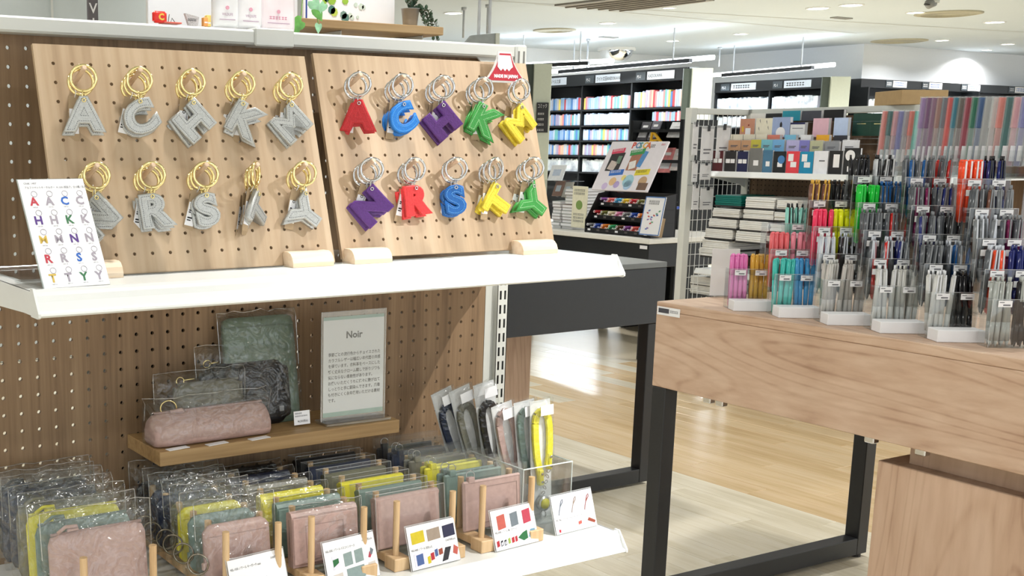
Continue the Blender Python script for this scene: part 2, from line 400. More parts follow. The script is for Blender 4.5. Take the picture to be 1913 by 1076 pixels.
def slotted(mb,x0,x1,z0,z1,y,cols,P=.025,sw=.0042,sh=.0155,M=None):
    xs=[x0]
    for c in cols: xs+= [c-sw/2,c+sw/2]
    xs.append(x1); z=z0
    n=int((z1-z0)/P)
    for k in range(n):
        za=z0+k*P; zs=[za,za+(P-sh)/2,za+(P+sh)/2,za+P]
        for i in range(len(xs)-1):
            for j in range(3):
                if i%2==1 and j==1: continue
                mb.add([(xs[i],y,zs[j]),(xs[i+1],y,zs[j]),(xs[i+1],y,zs[j+1]),(xs[i],y,zs[j+1])],[(0,1,2,3)],M)
    zt=z0+n*P
    if z1-zt>1e-4: mb.add([(x0,y,zt),(x1,y,zt),(x1,y,z1),(x0,y,z1)],[(0,1,2,3)],M)
for xr,sgn in ((.8267,1),(-.0733,-1)):
    m=MB()
    a,b=(xr,xr+.019) if sgn>0 else (xr-.019,xr)
    m.box(a+OX,b+OX,-.001,.02,.02,1.40)
    a2,b2=(xr+.019,xr+.043) if sgn>0 else (xr-.043,xr-.019)
    slotted(m,a2+OX,b2+OX,.03,1.40,-.010,(a2+OX+.007,a2+OX+.017))
    m.box(a2+OX,a2+OX+.0015,-.010,.03,.02,1.40); m.box(b2+OX-.0015,b2+OX,-.010,.03,.02,1.40); m.box(a2+OX,b2+OX,.028,.03,.02,1.40)
    u=m.build('upright',GREYW,rack)
    MB().box(a2+OX+.002,b2+OX-.002,-.004,-.002,.03,1.40).build('slot_shade',BLACKP,u)  # black strip painted in as the shade of the hollow behind the slots
MB().bbox(-.12+OX,.849+OX,-.030,.030,1.3925,1.4135,.003).build('top_rail',GREYW,rack)
MB().bbox(.849+OX,.873+OX,-.032,.032,1.355,1.4145,.003).build('rail_end_cap',GREYW,rack)
m=MB(); 
for x in (.854,.865): m.box(x+OX-.0018,x+OX+.0018,-.0325,-.0318,1.368,1.404)
m.build('end_slot',mat('slot_grey',rgb(120,120,116),.6),rack)
MB().prism([(.775+OX,1.3925),(.849+OX,1.3925),(.849+OX,1.372),(.80+OX,1.372)],-.02,-.017).build('rail_gusset',GREYW,rack)
a=at(475,70,'y',-.03).x; b=at(548,70,'y',-.03).x
MB().bbox(a+OX,b+OX,-.0335,.031,1.3905,1.4165,.002).build('rail_joint_cover',GREYW,rack)
MB().box(-.12+OX,.87+OX,-.34,.34,0,.08).build('base_plinth',GREYW,rack)

def shelf(name,x0,x1,yf,zt,label,hr=.0275,bracket=True):
    t=thing(name,((x0+x1)/2,0,zt),label,'shelf','white steel shelves of the left gondola'); w=(x1-x0)/2
    MB().box(-w+.001,w-.001,yf+.002,-.012,-.004,0).build('deck',WHITE,t)
    pr=[(-.0,.003),(-.004,.003),(-.0055,0),(-.0085,-.004),(-.011,-.011),(-.0165,-.0205),(-.0215,-.0225),(-.0225,-.025),(-.019,-.0275),(0,-.0275)]
    MB().prismx([(yf+y,z) for y,z in pr],-w+.003,w-.003).build('price_rail',WHITE,t,fix=True)
    cap=[(.004,.004),(-.005,.004),(-.0235,-.0225),(-.0235,-.0265),(-.020,-.0285),(.004,-.0285)]
    for s in (-1,1):
        a=w-.003; 
        MB().prismx([(yf+y,z) for y,z in cap],(s*w if s<0 else a),(-a if s<0 else w)).build('rail_end',WHITE,t,fix=True)
        bm=MB().prismx([(yf+.004,.0),(-.006,.0),(-.006,-.062),(-.03,-.062),(-.10,-.034),(yf+.03,-.027),(yf+.004,-.027)],(s*w if s<0 else w-.003),(-w+.003 if s<0 else w))
        bm.build('side_bracket',WHITE,t,fix=True)
    return t
sh1=shelf('metal_shelf',-.0733,.8267,-.2985,1.085,'upper white steel shelf under the key ring boards')
sh2=shelf('metal_shelf',-.0733,.8267,-.335,.664,'lower white steel shelf carrying pouches and cases')
# clear sheet lying on the upper shelf
ac=MB().bbox(-.055,.60,-.20,-.02,1.0853,1.0878,.0006).build('acrylic_sheet',clear('clear_sheet',gloss=.10,edge=.75,rough=.02)); tag(ac,'clear acrylic sheet lying flat on the upper shelf','sheet')

# ================================================================== key-ring boards
P=.025
PB=[((.0261,-.1056,1.3495),.2998,'pale wooden pegboard leaning on the upper shelf, silver letters'),((.4378,-.1056,1.3546),.2923,'pale wooden pegboard leaning on the upper shelf, coloured letters')]
boards=[]
for k,(loc,tl,lb) in enumerate(PB):
    t=thing('pegboard_panel',T(*loc)@RX(-tl),lb,'pegboard','leaning pegboards'); boards.append(t)
    mb=MB(); pegboard(mb,0,14,0,10,P,0,0,-P+.001,15*P-.001,-11*P,P,0,.006,.0024)
    mb.build('board',PANEL,t)
    for r in (1,6):
        for c in (1,4,7,10,13):
            p0=Vector((c*P,.004,-r*P)); dd=Vector((0,-math.cos(.12),math.sin(.12)))
            q=p0+dd*.046
            MB().cyl(p0,q-dd*.001,.0034,n=10).cyl(q-dd*.001,q,.0034,.0024,10).build('peg',PEGW,t,False)
# stand blocks
for k,(px0,px1,py,lb) in enumerate(((180,231,521,'pale wood block at the left board, behind the price card'),(548,624,502,'pale wood block propping the right end of the silver letter board'),(663,733,496.5,'pale wood block propping the left end of the coloured letter board'),(978,1042,475,'pale wood block propping the right end of the coloured letter board'))):
    a=at(px0,py,'z',1.085); b=at(px1,py-(px1-px0)*.06,'z',1.085); y=-.212; L_=at(px1,py-2,'y',y).x-at(px0,py,'y',y).x
    x=at(px0,py,'y',y).x
    pr=[(0,0),(-.0,.006),(.003,.013),(.008,.018),(.014,.020),(.028,.020),(.034,.0)]
    o=MB().prismx([(y+p,1.0853+q) for p,q in pr],x,x+L_).build('stand_block',wood('block_wood',rgb(226,196,160),rgb(240,216,186),rgb(246,228,204),'x',30,.08,.5,30),fix=True)
    tag(o,lb,'wood block','wood stand blocks under the boards')

# ------------------------------------------------------------------ key rings
def leather(n,c,rough=.35,bump=.35): return mat('leather_'+n,c,rough,var=.10,scale=420,bump=bump,spec=.5)
LE={'silver':leather('silver',rgb(190,192,190),.34),'red':leather('red',rgb(196,36,44)),'blue':leather('blue',rgb(24,124,214)),'purple':leather('purple',rgb(88,40,120)),'green':leather('green',rgb(58,152,66)),'yellow':leather('yellow',rgb(238,214,64)),'scarlet':leather('scarlet',rgb(226,56,58)),'navyblue':leather('deep_blue',rgb(16,98,178),.25),'violet':leather('violet',rgb(92,46,128))}
LE['silver'].node_tree.nodes['Principled BSDF'].inputs['Metallic'].default_value=.45
ST={'silver':mat('stitch_grey',rgb(96,98,100),.8),'red':mat('stitch_red',rgb(214,70,74),.8),'blue':mat('stitch_blue',rgb(120,196,244),.8),'purple':mat('stitch_purple',rgb(104,56,136),.8),'green':mat('stitch_pale',rgb(196,232,190),.8),'yellow':mat('stitch_ochre',rgb(206,176,40),.8)}
EY={'A':(.5,.88),'C':(.70,.90),'H':(.86,.90),'K':(.17,.90),'M':(.88,.90),'N':(.86,.90),'R':(.42,.90),'S':(.60,.91),'T':(.88,.88),'Y':(.86,.92)}
WID={'A':1.12,'C':1.12,'H':1.12,'K':1.1,'M':1.05,'N':1.12,'R':1.1,'S':1.12,'T':1.15,'Y':1.15}
LET={}
def letter(ch):
    if ch in LET: return LET[ch]
    OFF={'M':.032,'A':.046,'K':.050,'R':.044,'S':.052,'N':.046,'H':.052}.get(ch,.046)
    m=text_mesh(ch,1.0,OFF,.045,'LEFT',4,.035).copy()
    xs=[v.co.x for v in m.vertices]; ys=[v.co.y for v in m.vertices]
    x0,x1,y0,y1=min(xs),max(xs),min(ys),max(ys); s=.0450/(y1-y0); wx=WID[ch]
    f=text_mesh(ch,1.0,OFF,0,'LEFT',4)
    bm=bmesh.new(); bm.from_mesh(f); cxs=0;cys=0;A=0
    for fa in bm.faces:
        c=fa.calc_center_median(); ar=fa.calc_area(); cxs+=c.x*ar;cys+=c.y*ar;A+=ar
    bm.free(); com=(cxs/A,cys/A)
    e=(x0+(x1-x0)*EY[ch][0], y0+(y1-y0)*EY[ch][1])
    vx=(com[0]-e[0])*wx; vz=com[1]-e[1]; ang=math.atan2(vx,-vz)
    base=RY(ang)@RX(math.pi/2)@Matrix.Diagonal((s*wx,s,s,1))@T(-e[0],-e[1],0)
    m.transform(base)
    # stitches
    g=text_mesh(ch,1.0,OFF-.030,0,'LEFT',6); bm=bmesh.new(); bm.from_mesh(g); bmesh.ops.remove_doubles(bm,verts=bm.verts,dist=1e-5)
    ed=[q for q in bm.edges if len(q.link_faces)==1]; nb={}
    for q in ed:
        a,b=q.verts; nb.setdefault(a.index,[]).append(b.index); nb.setdefault(b.index,[]).append(a.index)
    bm.verts.ensure_lookup_table(); co={v.index:v.co.copy() for v in bm.verts}; bm.free()
    seen=set(); st=MB()
    for s0 in nb:
        if s0 in seen: continue
        loop=[s0]; seen.add(s0); cur=s0
        while True:
            nx=[q for q in nb[cur] if q not in seen]
            if not nx: break
            cur=nx[0]; seen.add(cur); loop.append(cur)
        pts=[co[i] for i in loop]; pts.append(pts[0]); acc=0; nxt=0
        for a,b in zip(pts,pts[1:]):
            L=(b-a).length
            if L<1e-6: continue
            d=(b-a)/L; n=Vector((-d.y,d.x,0))
            while nxt<=acc+L:
                c=a+d*(nxt-acc); u=d*.015; w_=n*.0065
                z0=Vector((0,0,.078)); z1=Vector((0,0,.086))
                st.add([c-u-w_+z0,c+u-w_+z0,c+u+w_+z0,c-u+w_+z0,c-u*.8-w_*.7+z1,c+u*.8-w_*.7+z1,c+u*.8+w_*.7+z1,c-u*.8+w_*.7+z1],[(4,5,6,7),(0,1,5,4),(1,2,6,5),(2,3,7,6),(3,0,4,7)])
                nxt+=.046
            acc+=L
    sm=st.mesh('stitching'); sm.transform(base)
    LET[ch]=(m,sm); return LET[ch]
RR=.0157
ringm=MB().ring((0,0,-RR+.0016),(0,1,0),RR,.0020,36,8).mesh('ring',True)
linkm=MB().tube([(0.0035*math.sin(t)*.6,.0035*math.sin(t),-2*RR-.0035+.0062*math.cos(t)) for t in [i*math.pi/7 for i in range(14)]],.00085,6,True).mesh('link',True)
eyem=MB().ring((0,-.0058,-2*RR-.0095),(0,1,0),.0021,.0008,14,6).ring((0,.0058,-2*RR-.0095),(0,1,0),.0021,.0008,14,6).mesh('eyelet',True)
claspm=MB().cyl((-.006,0,-2*RR+.0035),(.006,0,-2*RR+.0035),.0026,n=10).mesh('clasp',True)
tagm=MB().bbox(-.0070,.0070,.0068,.0074,-.056,0,.0002).mesh('price_tag'); tagm.materials.append(KRAFT)
lblm=MB().box(-.0060,.0060,.0064,.0067,-.047,-.016).mesh('sticker'); lblm.materials.append(PAPER)
_m=MB(); _m.ring((0,.0062,-.0175),(0,1,0),.0017,.0005,8,4)
for zz in (-.026,-.0285): _m.box(-.004,-.001,.0061,.0063,zz-.0016,zz)
_m.box(-.0042,.0042,.0061,.0063,-.0375,-.0355); _m.box(-.0042,.001,.0061,.0063,-.0405,-.0390)
for i in range(14): _m.box(.0032,.0050,.0061,.0063,-.0385+i*.0017,-.0385+i*.0017+.0008)
prm=_m.mesh('print'); prm.materials.append(INK)
thm=MB().tube([(0,.001,.006),(.002,.004,0),(.001,.007,-.006)],.0006,5).mesh('tag_thread',True); thm.materials.append(PAPER)
def matmesh(me,mt):
    c=me.copy(); c.materials.clear(); c.materials.append(mt); return c
RING={'gold':[matmesh(x,GOLD) for x in (ringm,linkm,eyem,claspm)],'chrome':[matmesh(x,CHROME) for x in (ringm,linkm,eyem,claspm)]}
LM={}
def keyring(M,ch,colour,metal_,label,group,rng):
    t=thing('letter_keyring',M,label,'keyring',group)
    rg,lk,ey,cl=RING[metal_]
    ro=rng.uniform(-.22,.22)
    link('ring',rg,t,RZ(ro)); link('link',lk,t)
    if (ch,colour) not in LM:
        a,b=letter(ch); sc={'scarlet':'red','navyblue':'blue','violet':'purple'}.get(colour,colour)
        LM[(ch,colour)]=(matmesh(a,LE[colour]),matmesh(b,ST[sc]))
    a,b=LM[(ch,colour)]
    sway=RY(rng.uniform(-.05,.05))@RZ(rng.uniform(-.12,.12))
    lo=link('letter',a,t,T(0,0,-2*RR-.0095)@sway); link('stitching',b,lo)
    link('eyelet',ey,t)
    M2=T(rng.uniform(-.012,-.004),0,-2*RR-.004)@RY(rng.uniform(.02,.30))@RZ(rng.uniform(-.15,.15))
    tg=link('price_tag',tagm,t,M2); s=link('sticker',lblm,tg); link('print',prm,tg); link('tag_thread',thm,t,M2@T(0,0,.004))
    return t
ROWS=[(1,'ACHKM'),(6,'NRSTY')]
COLR={'A':'red','C':'blue','H':'purple','K':'green','M':'yellow','N':'violet','R':'scarlet','S':'navyblue','T':'yellow','Y':'green'}
CNT={0:{'A':2,'C':3,'H':3,'K':3,'M':3,'N':3,'R':3,'S':3,'T':3,'Y':3},1:{'A':2,'C':3,'H':3,'K':3,'M':2,'N':3,'R':3,'S':2,'T':3,'Y':3}}
word=['frontmost on its peg','second behind the front one','nearest the board']
rng=random.Random(3)
YAW={(0,'A'):-20,(0,'C'):-18,(0,'H'):-14,(0,'K'):-20,(0,'M'):-16,(0,'N'):-22,(0,'R'):-26,(0,'S'):-14,(0,'T'):30,(0,'Y'):-4,(1,'A'):-30,(1,'C'):-6,(1,'H'):-26,(1,'K'):-18,(1,'M'):-8,(1,'N'):-24,(1,'R'):-2,(1,'S'):-30,(1,'T'):-4,(1,'Y'):-14}
for bi,t in enumerate(boards):
    loc,tl,_=PB[bi]; BM=T(*loc)@RX(-tl)
    for r,chs in ROWS:
        for k,ch in enumerate(chs):
            p0=Vector(((1+3*k)*P,.004,-r*P)); dd=Vector((0,-math.cos(.12),math.sin(.12)))
            n=CNT[bi][ch]
            for i in range(n):
                s=.0405-i*.0105
                pt=BM@(p0+dd*s+Vector((rng.uniform(-.0005,.0005),0,.0)))
                pt.z+=.0032
                yaw=R(YAW[(bi,ch)]+rng.uniform(-5,5)+i*3)
                col='silver' if bi==0 else COLR[ch]
                nm={'scarlet':'red','navyblue':'deep blue','violet':'purple'}.get(col,col)
                w_=word[i] if n==3 or i==0 else 'hanging behind the front one'
                lb='%s leather letter %s key ring with %s ring, %s'%(nm,ch,'gold' if bi==0 else 'chrome',w_)
                keyring(T(*pt)@RZ(yaw),ch,col,'gold' if bi==0 else 'chrome',lb,'letter key rings on the pegboards',rng)

# ------------------------------------------------------------------ made-in-japan sign
a=at(904,153,'y',-.128)
t=thing('mountain_sign',T(a.x,a.y,a.z)@RX(-.10)@RZ(.0),'red mountain shaped sign reading MADE IN JAPAN on the board corner','sign')
W_,Hh=.087,.0475
def curve_side(s): return [(W_*(.5+s*(.5-.30*(1-(1-q)**1.9)-.045*q)),Hh*q) for q in [i/8 for i in range(9)]]
def fuji(inset,zt=1.0):
    l=curve_side(-1);r=curve_side(1)
    l=[(x+inset*(.9 if z>0 else 2.2),z) for x,z in l]; r=[(x-inset*(.9 if z>0 else 2.2),z) for x,z in r]
    out=[(x,max(inset,min(z,Hh*zt-inset))) for x,z in l+r[::-1]]
    return out
MB().prism(fuji(0),0,.003).build('clear_plate',clear('clear_sign',gloss=.1,edge=.4,haze=.55),t,fix=True)
MB().prism(fuji(.003),-.0008,-.0001).build('red_face',mat('sign_red',rgb(176,30,50),.3),t,fix=True)
cap=[(.0255,.0405),(.0265,.0165),(.031,.0205),(.035,.0155),(.0405,.0205),(.045,.0155),(.050,.0205),(.0545,.0155),(.0585,.021),(.0535,.0405)]
cap=[(.0290,.0415),(.0272,.0240),(.0305,.0205),(.0335,.0178),(.0375,.0216),(.0415,.0176),(.0455,.0216),(.0495,.0176),(.0535,.0216),(.0575,.0240),(.0530,.0415)]
MB().prism(cap,-.0014,-.0009).build('snow_cap',PAPER,t,fix=True)
text('MADE IN JAPAN',.0066,PAPER,t,T(W_/2,-.0011,.0075),'CENTER',.00035)
# ------------------------------------------------------------------ letter list card
b=at(83,541,'z',1.085)
t=thing('price_card',T(b.x,b.y,1.0853)@RZ(.10),'tall white price card picturing rows of letter key rings, left end of upper shelf','price card')
cardM=RX(-.50); CW,CH=.0835,.140
MB().bbox(-.001,CW+.001,.0006,.0026,0,CH+.001,.0003,cardM).bbox(-.001,CW+.001,.0006,.085,.0003,.0023,.0003).build('acrylic_stand',ACRYL,t)
MB().tube([cardM@Vector(p) for p in ((0,.0015,0),(0,.0015,CH),(CW,.0015,CH),(CW,.0015,0))],.0007,5).build('stand_edge',ACEDGE,t)
pg=MB().box(0,CW,-.0006,.0,.0005,CH-.001,cardM).build('sheet',PAPER,t)
text('OHK 1407',.0036,GREYINK,pg,cardM@T(.006,-.0009,CH-.0075))
text('アルファベットキーホルダー  ¥1,430 (税抜き)  全10種 / 各2色',.0037,GREYINK,pg,cardM@T(.006,-.0009,CH-.0130),sx=.80)
pc=dict(A='red',C='blue',H='purple',K='green',M='yellow',N='purple',R='red',S='blue',T='yellow',Y='green')
PR={k:mat('print_'+k,v,.6,var=.03) for k,v in dict(red=rgb(196,60,76),blue=rgb(44,104,196),purple=rgb(92,58,140),green=rgb(60,120,80),yellow=rgb(216,184,84),grey=rgb(168,160,172)).items()}
order='AACCHHKKMMNNRRSSTTYY'
for i,ch in enumerate(order):
    c=i%4;rw=i//4; x=.0135+c*.0195; z=CH-.0345-rw*.0245
    text(ch,.0145,PR[pc[ch]] if i%2==0 else PR['grey'],pg,cardM@T(x,-.0009,z),'CENTER',.00015 if ch in 'MW' else .0005)
    MB().ring((x+.0025,-.0008,z+.0145),(0,1,0),.0036,.0003,18,4,cardM).build('printed_ring',PR['grey'],pg)
    text('1407-%02d'%i,.0020,GREYINK,pg,cardM@T(x,-.0009,z-.0035),'CENTER')

# made-up dark bin added behind the board so the peg holes look dark
t=thing('hole_darkening_bin',(.15,.03,.70),'made-up dark bin added behind the brown pegboard to darken its holes','bin')
MB().bbox(0,.28,0,.16,0,.34,.004).build('body',BLACKP,t); MB().bbox(-.004,.284,-.004,.164,.34,.36,.003).build('lid',BLACKP,t)
MB().bbox(0,.28,.0,.20,-.02,-.002,.001).build('tray',GREYW,t)
# ================================================================== small leather goods
def pillow(mb,w,h,th,nx=10,nz=8,p=6,edge=.12,rnd=.10,M=None,crinkle=0,seed=0,topopen=0):
    """soft slab: x 0..w, z 0..h, bulging to th in y; rounded corners"""
    rg=random.Random(seed)
    def pt(i,k,s):
        u=2*i/nx-1; v=2*k/nz-1
        cx_=abs(u);cz=abs(v); rr=rnd
        # pull the corners in
        sx=1-rr*max(0,(cz-.75)/.25)**2*.5*cx_**6; sz=1-rr*max(0,(cx_-.75)/.25)**2*.5*cz**6
        f=((1-cx_**p)*(1-cz**p)); f=max(f,0)**.5; f=edge+(1-edge)*f
        if topopen and k==nz: f=edge*1.2
        d=0
        if crinkle and 0<i<nx and 0<k: d=(rg.random()-.5)*crinkle
        dz=(rg.random()-.5)*crinkle*1.2 if (crinkle and k==nz) else 0
        return (w/2+u*sx*w/2, s*th/2*f+d*(1 if s<0 else .7), h/2+v*sz*h/2+dz)
    vs=[];fs=[]; n=(nx+1)*(nz+1)
    for s in (-1,1):
        for k in range(nz+1):
            for i in range(nx+1): vs.append(pt(i,k,s))
    for q,s in enumerate((-1,1)):
        for k in range(nz):
            for i in range(nx):
                a=q*n+k*(nx+1)+i; f=(a,a+1,a+nx+2,a+nx+1); fs.append(f if s<0 else f[::-1])
    def bd(): 
        l=[i for i in range(nx+1)]+[k*(nx+1)+nx for k in range(1,nz+1)]+[nz*(nx+1)+i for i in range(nx-1,-1,-1)]+[k*(nx+1) for k in range(nz-1,0,-1)]
        return l
    b=bd()
    for i in range(len(b)):
        j=(i+1)%len(b); fs.append((b[i],b[i]+n,b[j]+n,b[j]))
    return mb.add(vs,fs,M)
HUES={'pink':('dusty pink',rgb(188,158,150)),'teal':('grey green',rgb(120,142,134)),'yellow':('lemon yellow',rgb(232,222,56)),'grey':('taupe grey',rgb(122,120,108)),'navy':('navy blue',rgb(22,38,68)),'black':('black',rgb(18,18,22)),'green':('sage green',rgb(110,128,112)),'olive':('olive grey',rgb(106,106,88))}
LH={k:mat('calf_leather_'+k,v[1],.42,var=.08,scale=160,bump=.12,spec=.45) for k,v in HUES.items()}
LD={k:mat('calf_leather_edge_'+k,tuple(x*.72 for x in v[1][:3])+(1,),.5,var=.05) for k,v in HUES.items()}
def bag(t,w,h,th,seed,mt=None,M=None,crk=.004):
    m=MB(); pillow(m,w,h,th,12,10,8,.10,.04,M,crk,seed,1)
    o=m.build('plastic_bag',mt or BAG,t,True)
    rg=random.Random(seed+1); M=M or T(0,0,0)
    pts=[M@Vector((w*.01,0,h*.55)),M@Vector((w*.005,-th*.1,h*.93))]+[M@Vector((w*(.01+.98*i/9),(rg.random()-.5)*th*.35,h*(.985+.03*rg.random()))) for i in range(10)]+[M@Vector((w*.995,-th*.1,h*.93)),M@Vector((w*.99,0,h*.5))]
    MB().tube(pts,.00045,4).build('bag_edge',clear('bag_rim',gloss=.35,edge=.3,rough=.1,haze=.22),t)
    return o
# ------------------------------------------------------------------ wooden shelf
ws=MB().bbox(-.2035,.2035,-.1205,-.0005,-.0205,0,.0008).build('wooden_shelf',SHELFW,None,M=T(.3605,0,.8265))
tag(ws,'small oak shelf on the brown pegboard carrying pouches and a sign','shelf')
ZS=.8268
def edge_seam(mb,w,z,y,r=.0011,M=None): mb.cyl((.004,y,z),(w-.004,y,z),r,n=6,M=M)
# pink pen case
t=thing('pen_case',(.160,-.078,ZS),'long dusty pink leather pen case in clear bag on wooden shelf','pen case')
m=MB(); w_,h_=.186,.046
prof=[(-.026,.002),(-.030,.010),(-.029,.022),(-.020,.035),(-.006,.044),(0,.046),(.006,.044),(.020,.035),(.027,.022),(.027,.010),(.022,.002)]
secs=[(0,.70),(.004,.88),(.014,1),(w_/2,1.03),(w_-.014,1),(w_-.004,.88),(w_,.70)]
n=len(prof); vs=[];fs=[]
for x,s in secs:
    for y,z in prof: vs.append((x,y*s,z*(.5+.5*s)))
for a in range(len(secs)-1):
    for i in range(n): fs.append((a*n+i,a*n+(i+1)%n,(a+1)*n+(i+1)%n,(a+1)*n+i))
fs.append(tuple(range(n))); fs.append(tuple(range((len(secs)-1)*n,len(secs)*n))[::-1])
m.add(vs,fs); body=m.build('body',LH['pink'],t,True,fix=True)
MB().box(.006,w_-.006,-.003,.003,.0455,.0475).build('zip',LD['pink'],t)
MB().ring((.028,-.004,.052),(.3,1,.1),.0115,.0011,22,6).build('zip_ring',GOLD,t,True)
MB().tube([(.03,-.006,.047),(.045,-.012,.050),(.05,-.01,.047),(.035,-.004,.046)],.0028,6).build('zip_pull',LH['pink'],t,True)
bag(t,.205,.066,.066,5,M=T(-.010,0,.001))
# grey pouch
t=thing('zip_pouch',T(.206,-.062,ZS+.035)@RX(-.10),'taupe grey leather pouch in clear bag behind the pink pen case','pouch','pouches on the wooden shelf')
m=MB(); pillow(m,.112,.046,.018,12,8,4,.25,.35); m.build('body',LH['grey'],t,True)
MB().box(.006,.106,-.002,.002,.044,.0465).build('zip',LD['grey'],t); MB().ring((.012,0,.049),(0,1,0),.006,.0008,16,5).tube([(.018,0,.05),(.034,-.002,.051)],.0012,6).build('zip_pull',GOLD,t,True)
bag(t,.150,.098,.026,6,M=T(-.032,.0,-.034))
# black zip wallet
t=thing('zip_wallet',T(.262,-.045,ZS)@RX(-.16),'black round-cornered zip wallet in clear bag leaning behind the grey pouch','wallet','pouches on the wooden shelf')
m=MB(); pillow(m,.148,.098,.018,14,12,9,.6,.45); m.build('body',LH['black'],t,True)
MB().tube([(.002+.144*u,0,.098 if True else 0) for u in [i/10 for i in range(11)]],.0014,6).build('zip',mat('zip_tape',rgb(40,40,44),.7),t,True)
MB().ring((.012,-.002,.101),(0,1,.4),.006,.0009,16,5).tube([(.016,-.001,.101),(.03,-.003,.102)],.0012,6).build('zip_pull',GOLD,t,True)
MB().box(.125,.133,-.0105,-.0095,.018,.026).build('logo_mark',mat('foil_mark',rgb(150,150,150),.3),t)
bag(t,.165,.128,.024,8,M=T(-.008,0,.0))
# green clutch
t=thing('leather_clutch',T(.305,-.044,ZS)@RX(-.17),'large sage green leather clutch in clear bag leaning on the pegboard','clutch')
m=MB(); pillow(m,.122,.166,.012,12,14,12,.7,.10); m.build('body',LH['green'],t,True)
MB().box(.002,.120,-.0075,.0075,.150,.152).build('fold_seam',LD['green'],t)
bag(t,.138,.176,.018,9,M=T(-.008,0,-.001))
# price slip
b=at(550,788,'y',-.085)
t=thing('price_slip',T(b.x,-.085,ZS+.003)@RX(-.12),'small white price slip in clear sleeve beside the black wallet','price tag')
MB().box(0,.028,0,.0006,0,.021).build('sheet',PAPER,t)
scribble(.012,.0022,GREYINK,t,T(.002,-.0004,.0165)); scribble(.022,.0018,GREYINK,t,T(.002,-.0004,.0125),9); text('¥6,350(税込)',.0042,INK,t,T(.006,-.0004,.004),sx=.8)
for k,(px,py) in enumerate(((332,838),(405,829),(484,819))):
    b=at(px,py,'z',ZS)
    o=MB().bbox(-.017,.017,-.006,.006,0,.0008,.0002).box(-.012,.008,-.003,-.001,.0008,.0009).build('price_slip',PAPER,None,M=T(b.x,b.y,ZS)@RZ(.15))
    tag(o,('white price slip lying flat below the pink pen case, leftmost','white price slip lying flat below the pink pen case, middle one','white price slip lying flat beside the black wallet, rightmost')[k],'price tag','price slips lying on the wooden shelf')
# Noir sign
b0=at(606,797,'z',ZS); 
t=thing('acrylic_sign',T(b0.x+.003,-.092,ZS+.002)@RZ(-.03),'clear acrylic sign stand reading Noir with a paragraph of Japanese text','sign')
SW,SH=.1085,.172
MB().bbox(-.003,SW+.003,.0005,.0025,.003,SH,.0003).bbox(-.003,SW+.003,-.0030,-.0012,.003,SH,.0003).build('acrylic_plate',ACRYL,t)
MB().bbox(-.004,SW+.004,-.020,.018,-.0015,.003,.0006).build('acrylic_foot',clear('clear_foot',gloss=.12,edge=.6),t)
MB().tube([(-.003,-.001,.003),(-.003,-.001,SH),(SW+.003,-.001,SH),(SW+.003,-.001,.003)],.0009,6).build('plate_edge',clear('clear_rim',gloss=.3,edge=.5,haze=.25),t)
pg=MB().box(0,SW,-.0008,-.0002,.009,SH-.008).build('sheet',mat('sign_paper',rgb(226,226,226),.6,var=.01),t)
for z0,z1 in ((.009,.016),(SH-.013,SH-.008)): MB().box(0,SW,-.00095,-.00085,z0,z1).build('green_band',mat('mint_band',rgb(150,180,168),.6),pg)
text('Noir',.0150,INK,pg,T(SW/2,-.0011,.130),'CENTER',.0004)
lines=['季節ごとの流行色からチョイスされた','カラフルレザーは幅広い年代層の共感','を得ています。衣料革をベースにした','軽く丈夫なクローム鞣しで折りジワも','気にならない柔軟性があります。','お使いいただくうちに徐々に艶が出て','しっとりと手に馴染んできます。爪傷','も付きにくく永年使用いただける素材','です。']
for i,s in enumerate(lines): text(s,.0062,INK,pg,T(.0085,-.0011,.1035-i*.0089),sx=.89,offset=.00008)

# ------------------------------------------------------------------ wooden dowel stands on the lower shelf
ZL=.6643; RAILT=.018
def dowel_stand(xa,xb,ys,label,tall=.079):
    t=thing('dowel_stand',(xa,0,ZL),label,'display stand','wooden dowel stands on the lower shelf')
    for x in (0,xb-xa):
        MB().bbox(x-.011,x+.011,-.284,-.03,.006,RAILT,.001).build('rail',DOWEL,t)
        MB().bbox(x-.013,x+.013,-.312,-.286,0,RAILT+.0005,.001).build('foot_block',DOWEL,t)
        for y in ys: MB().cyl((x,y,RAILT-.002),(x,y,RAILT+tall),.0047,n=12).build('dowel',DOWEL,t,False)
    return t
YS=[-.295,-.243,-.198,-.152,-.106,-.060]
GX={1:(-.05,.126),2:(.157,.097),3:(.285,.104),4:(.4236,.116),5:(.577,.111)}
nmg={1:'large zip pouches',2:'mini key pouches',3:'coin cases',4:'boxed card holders',5:'pass holders'}
for g,(x,w_) in GX.items():
    dowel_stand(x+(.03 if g==1 else .014),x+w_-(.006 if g<4 else .004),YS,'pale wooden dowel stand holding the %s'%nmg[g])
ZI=ZL+RAILT+.0006
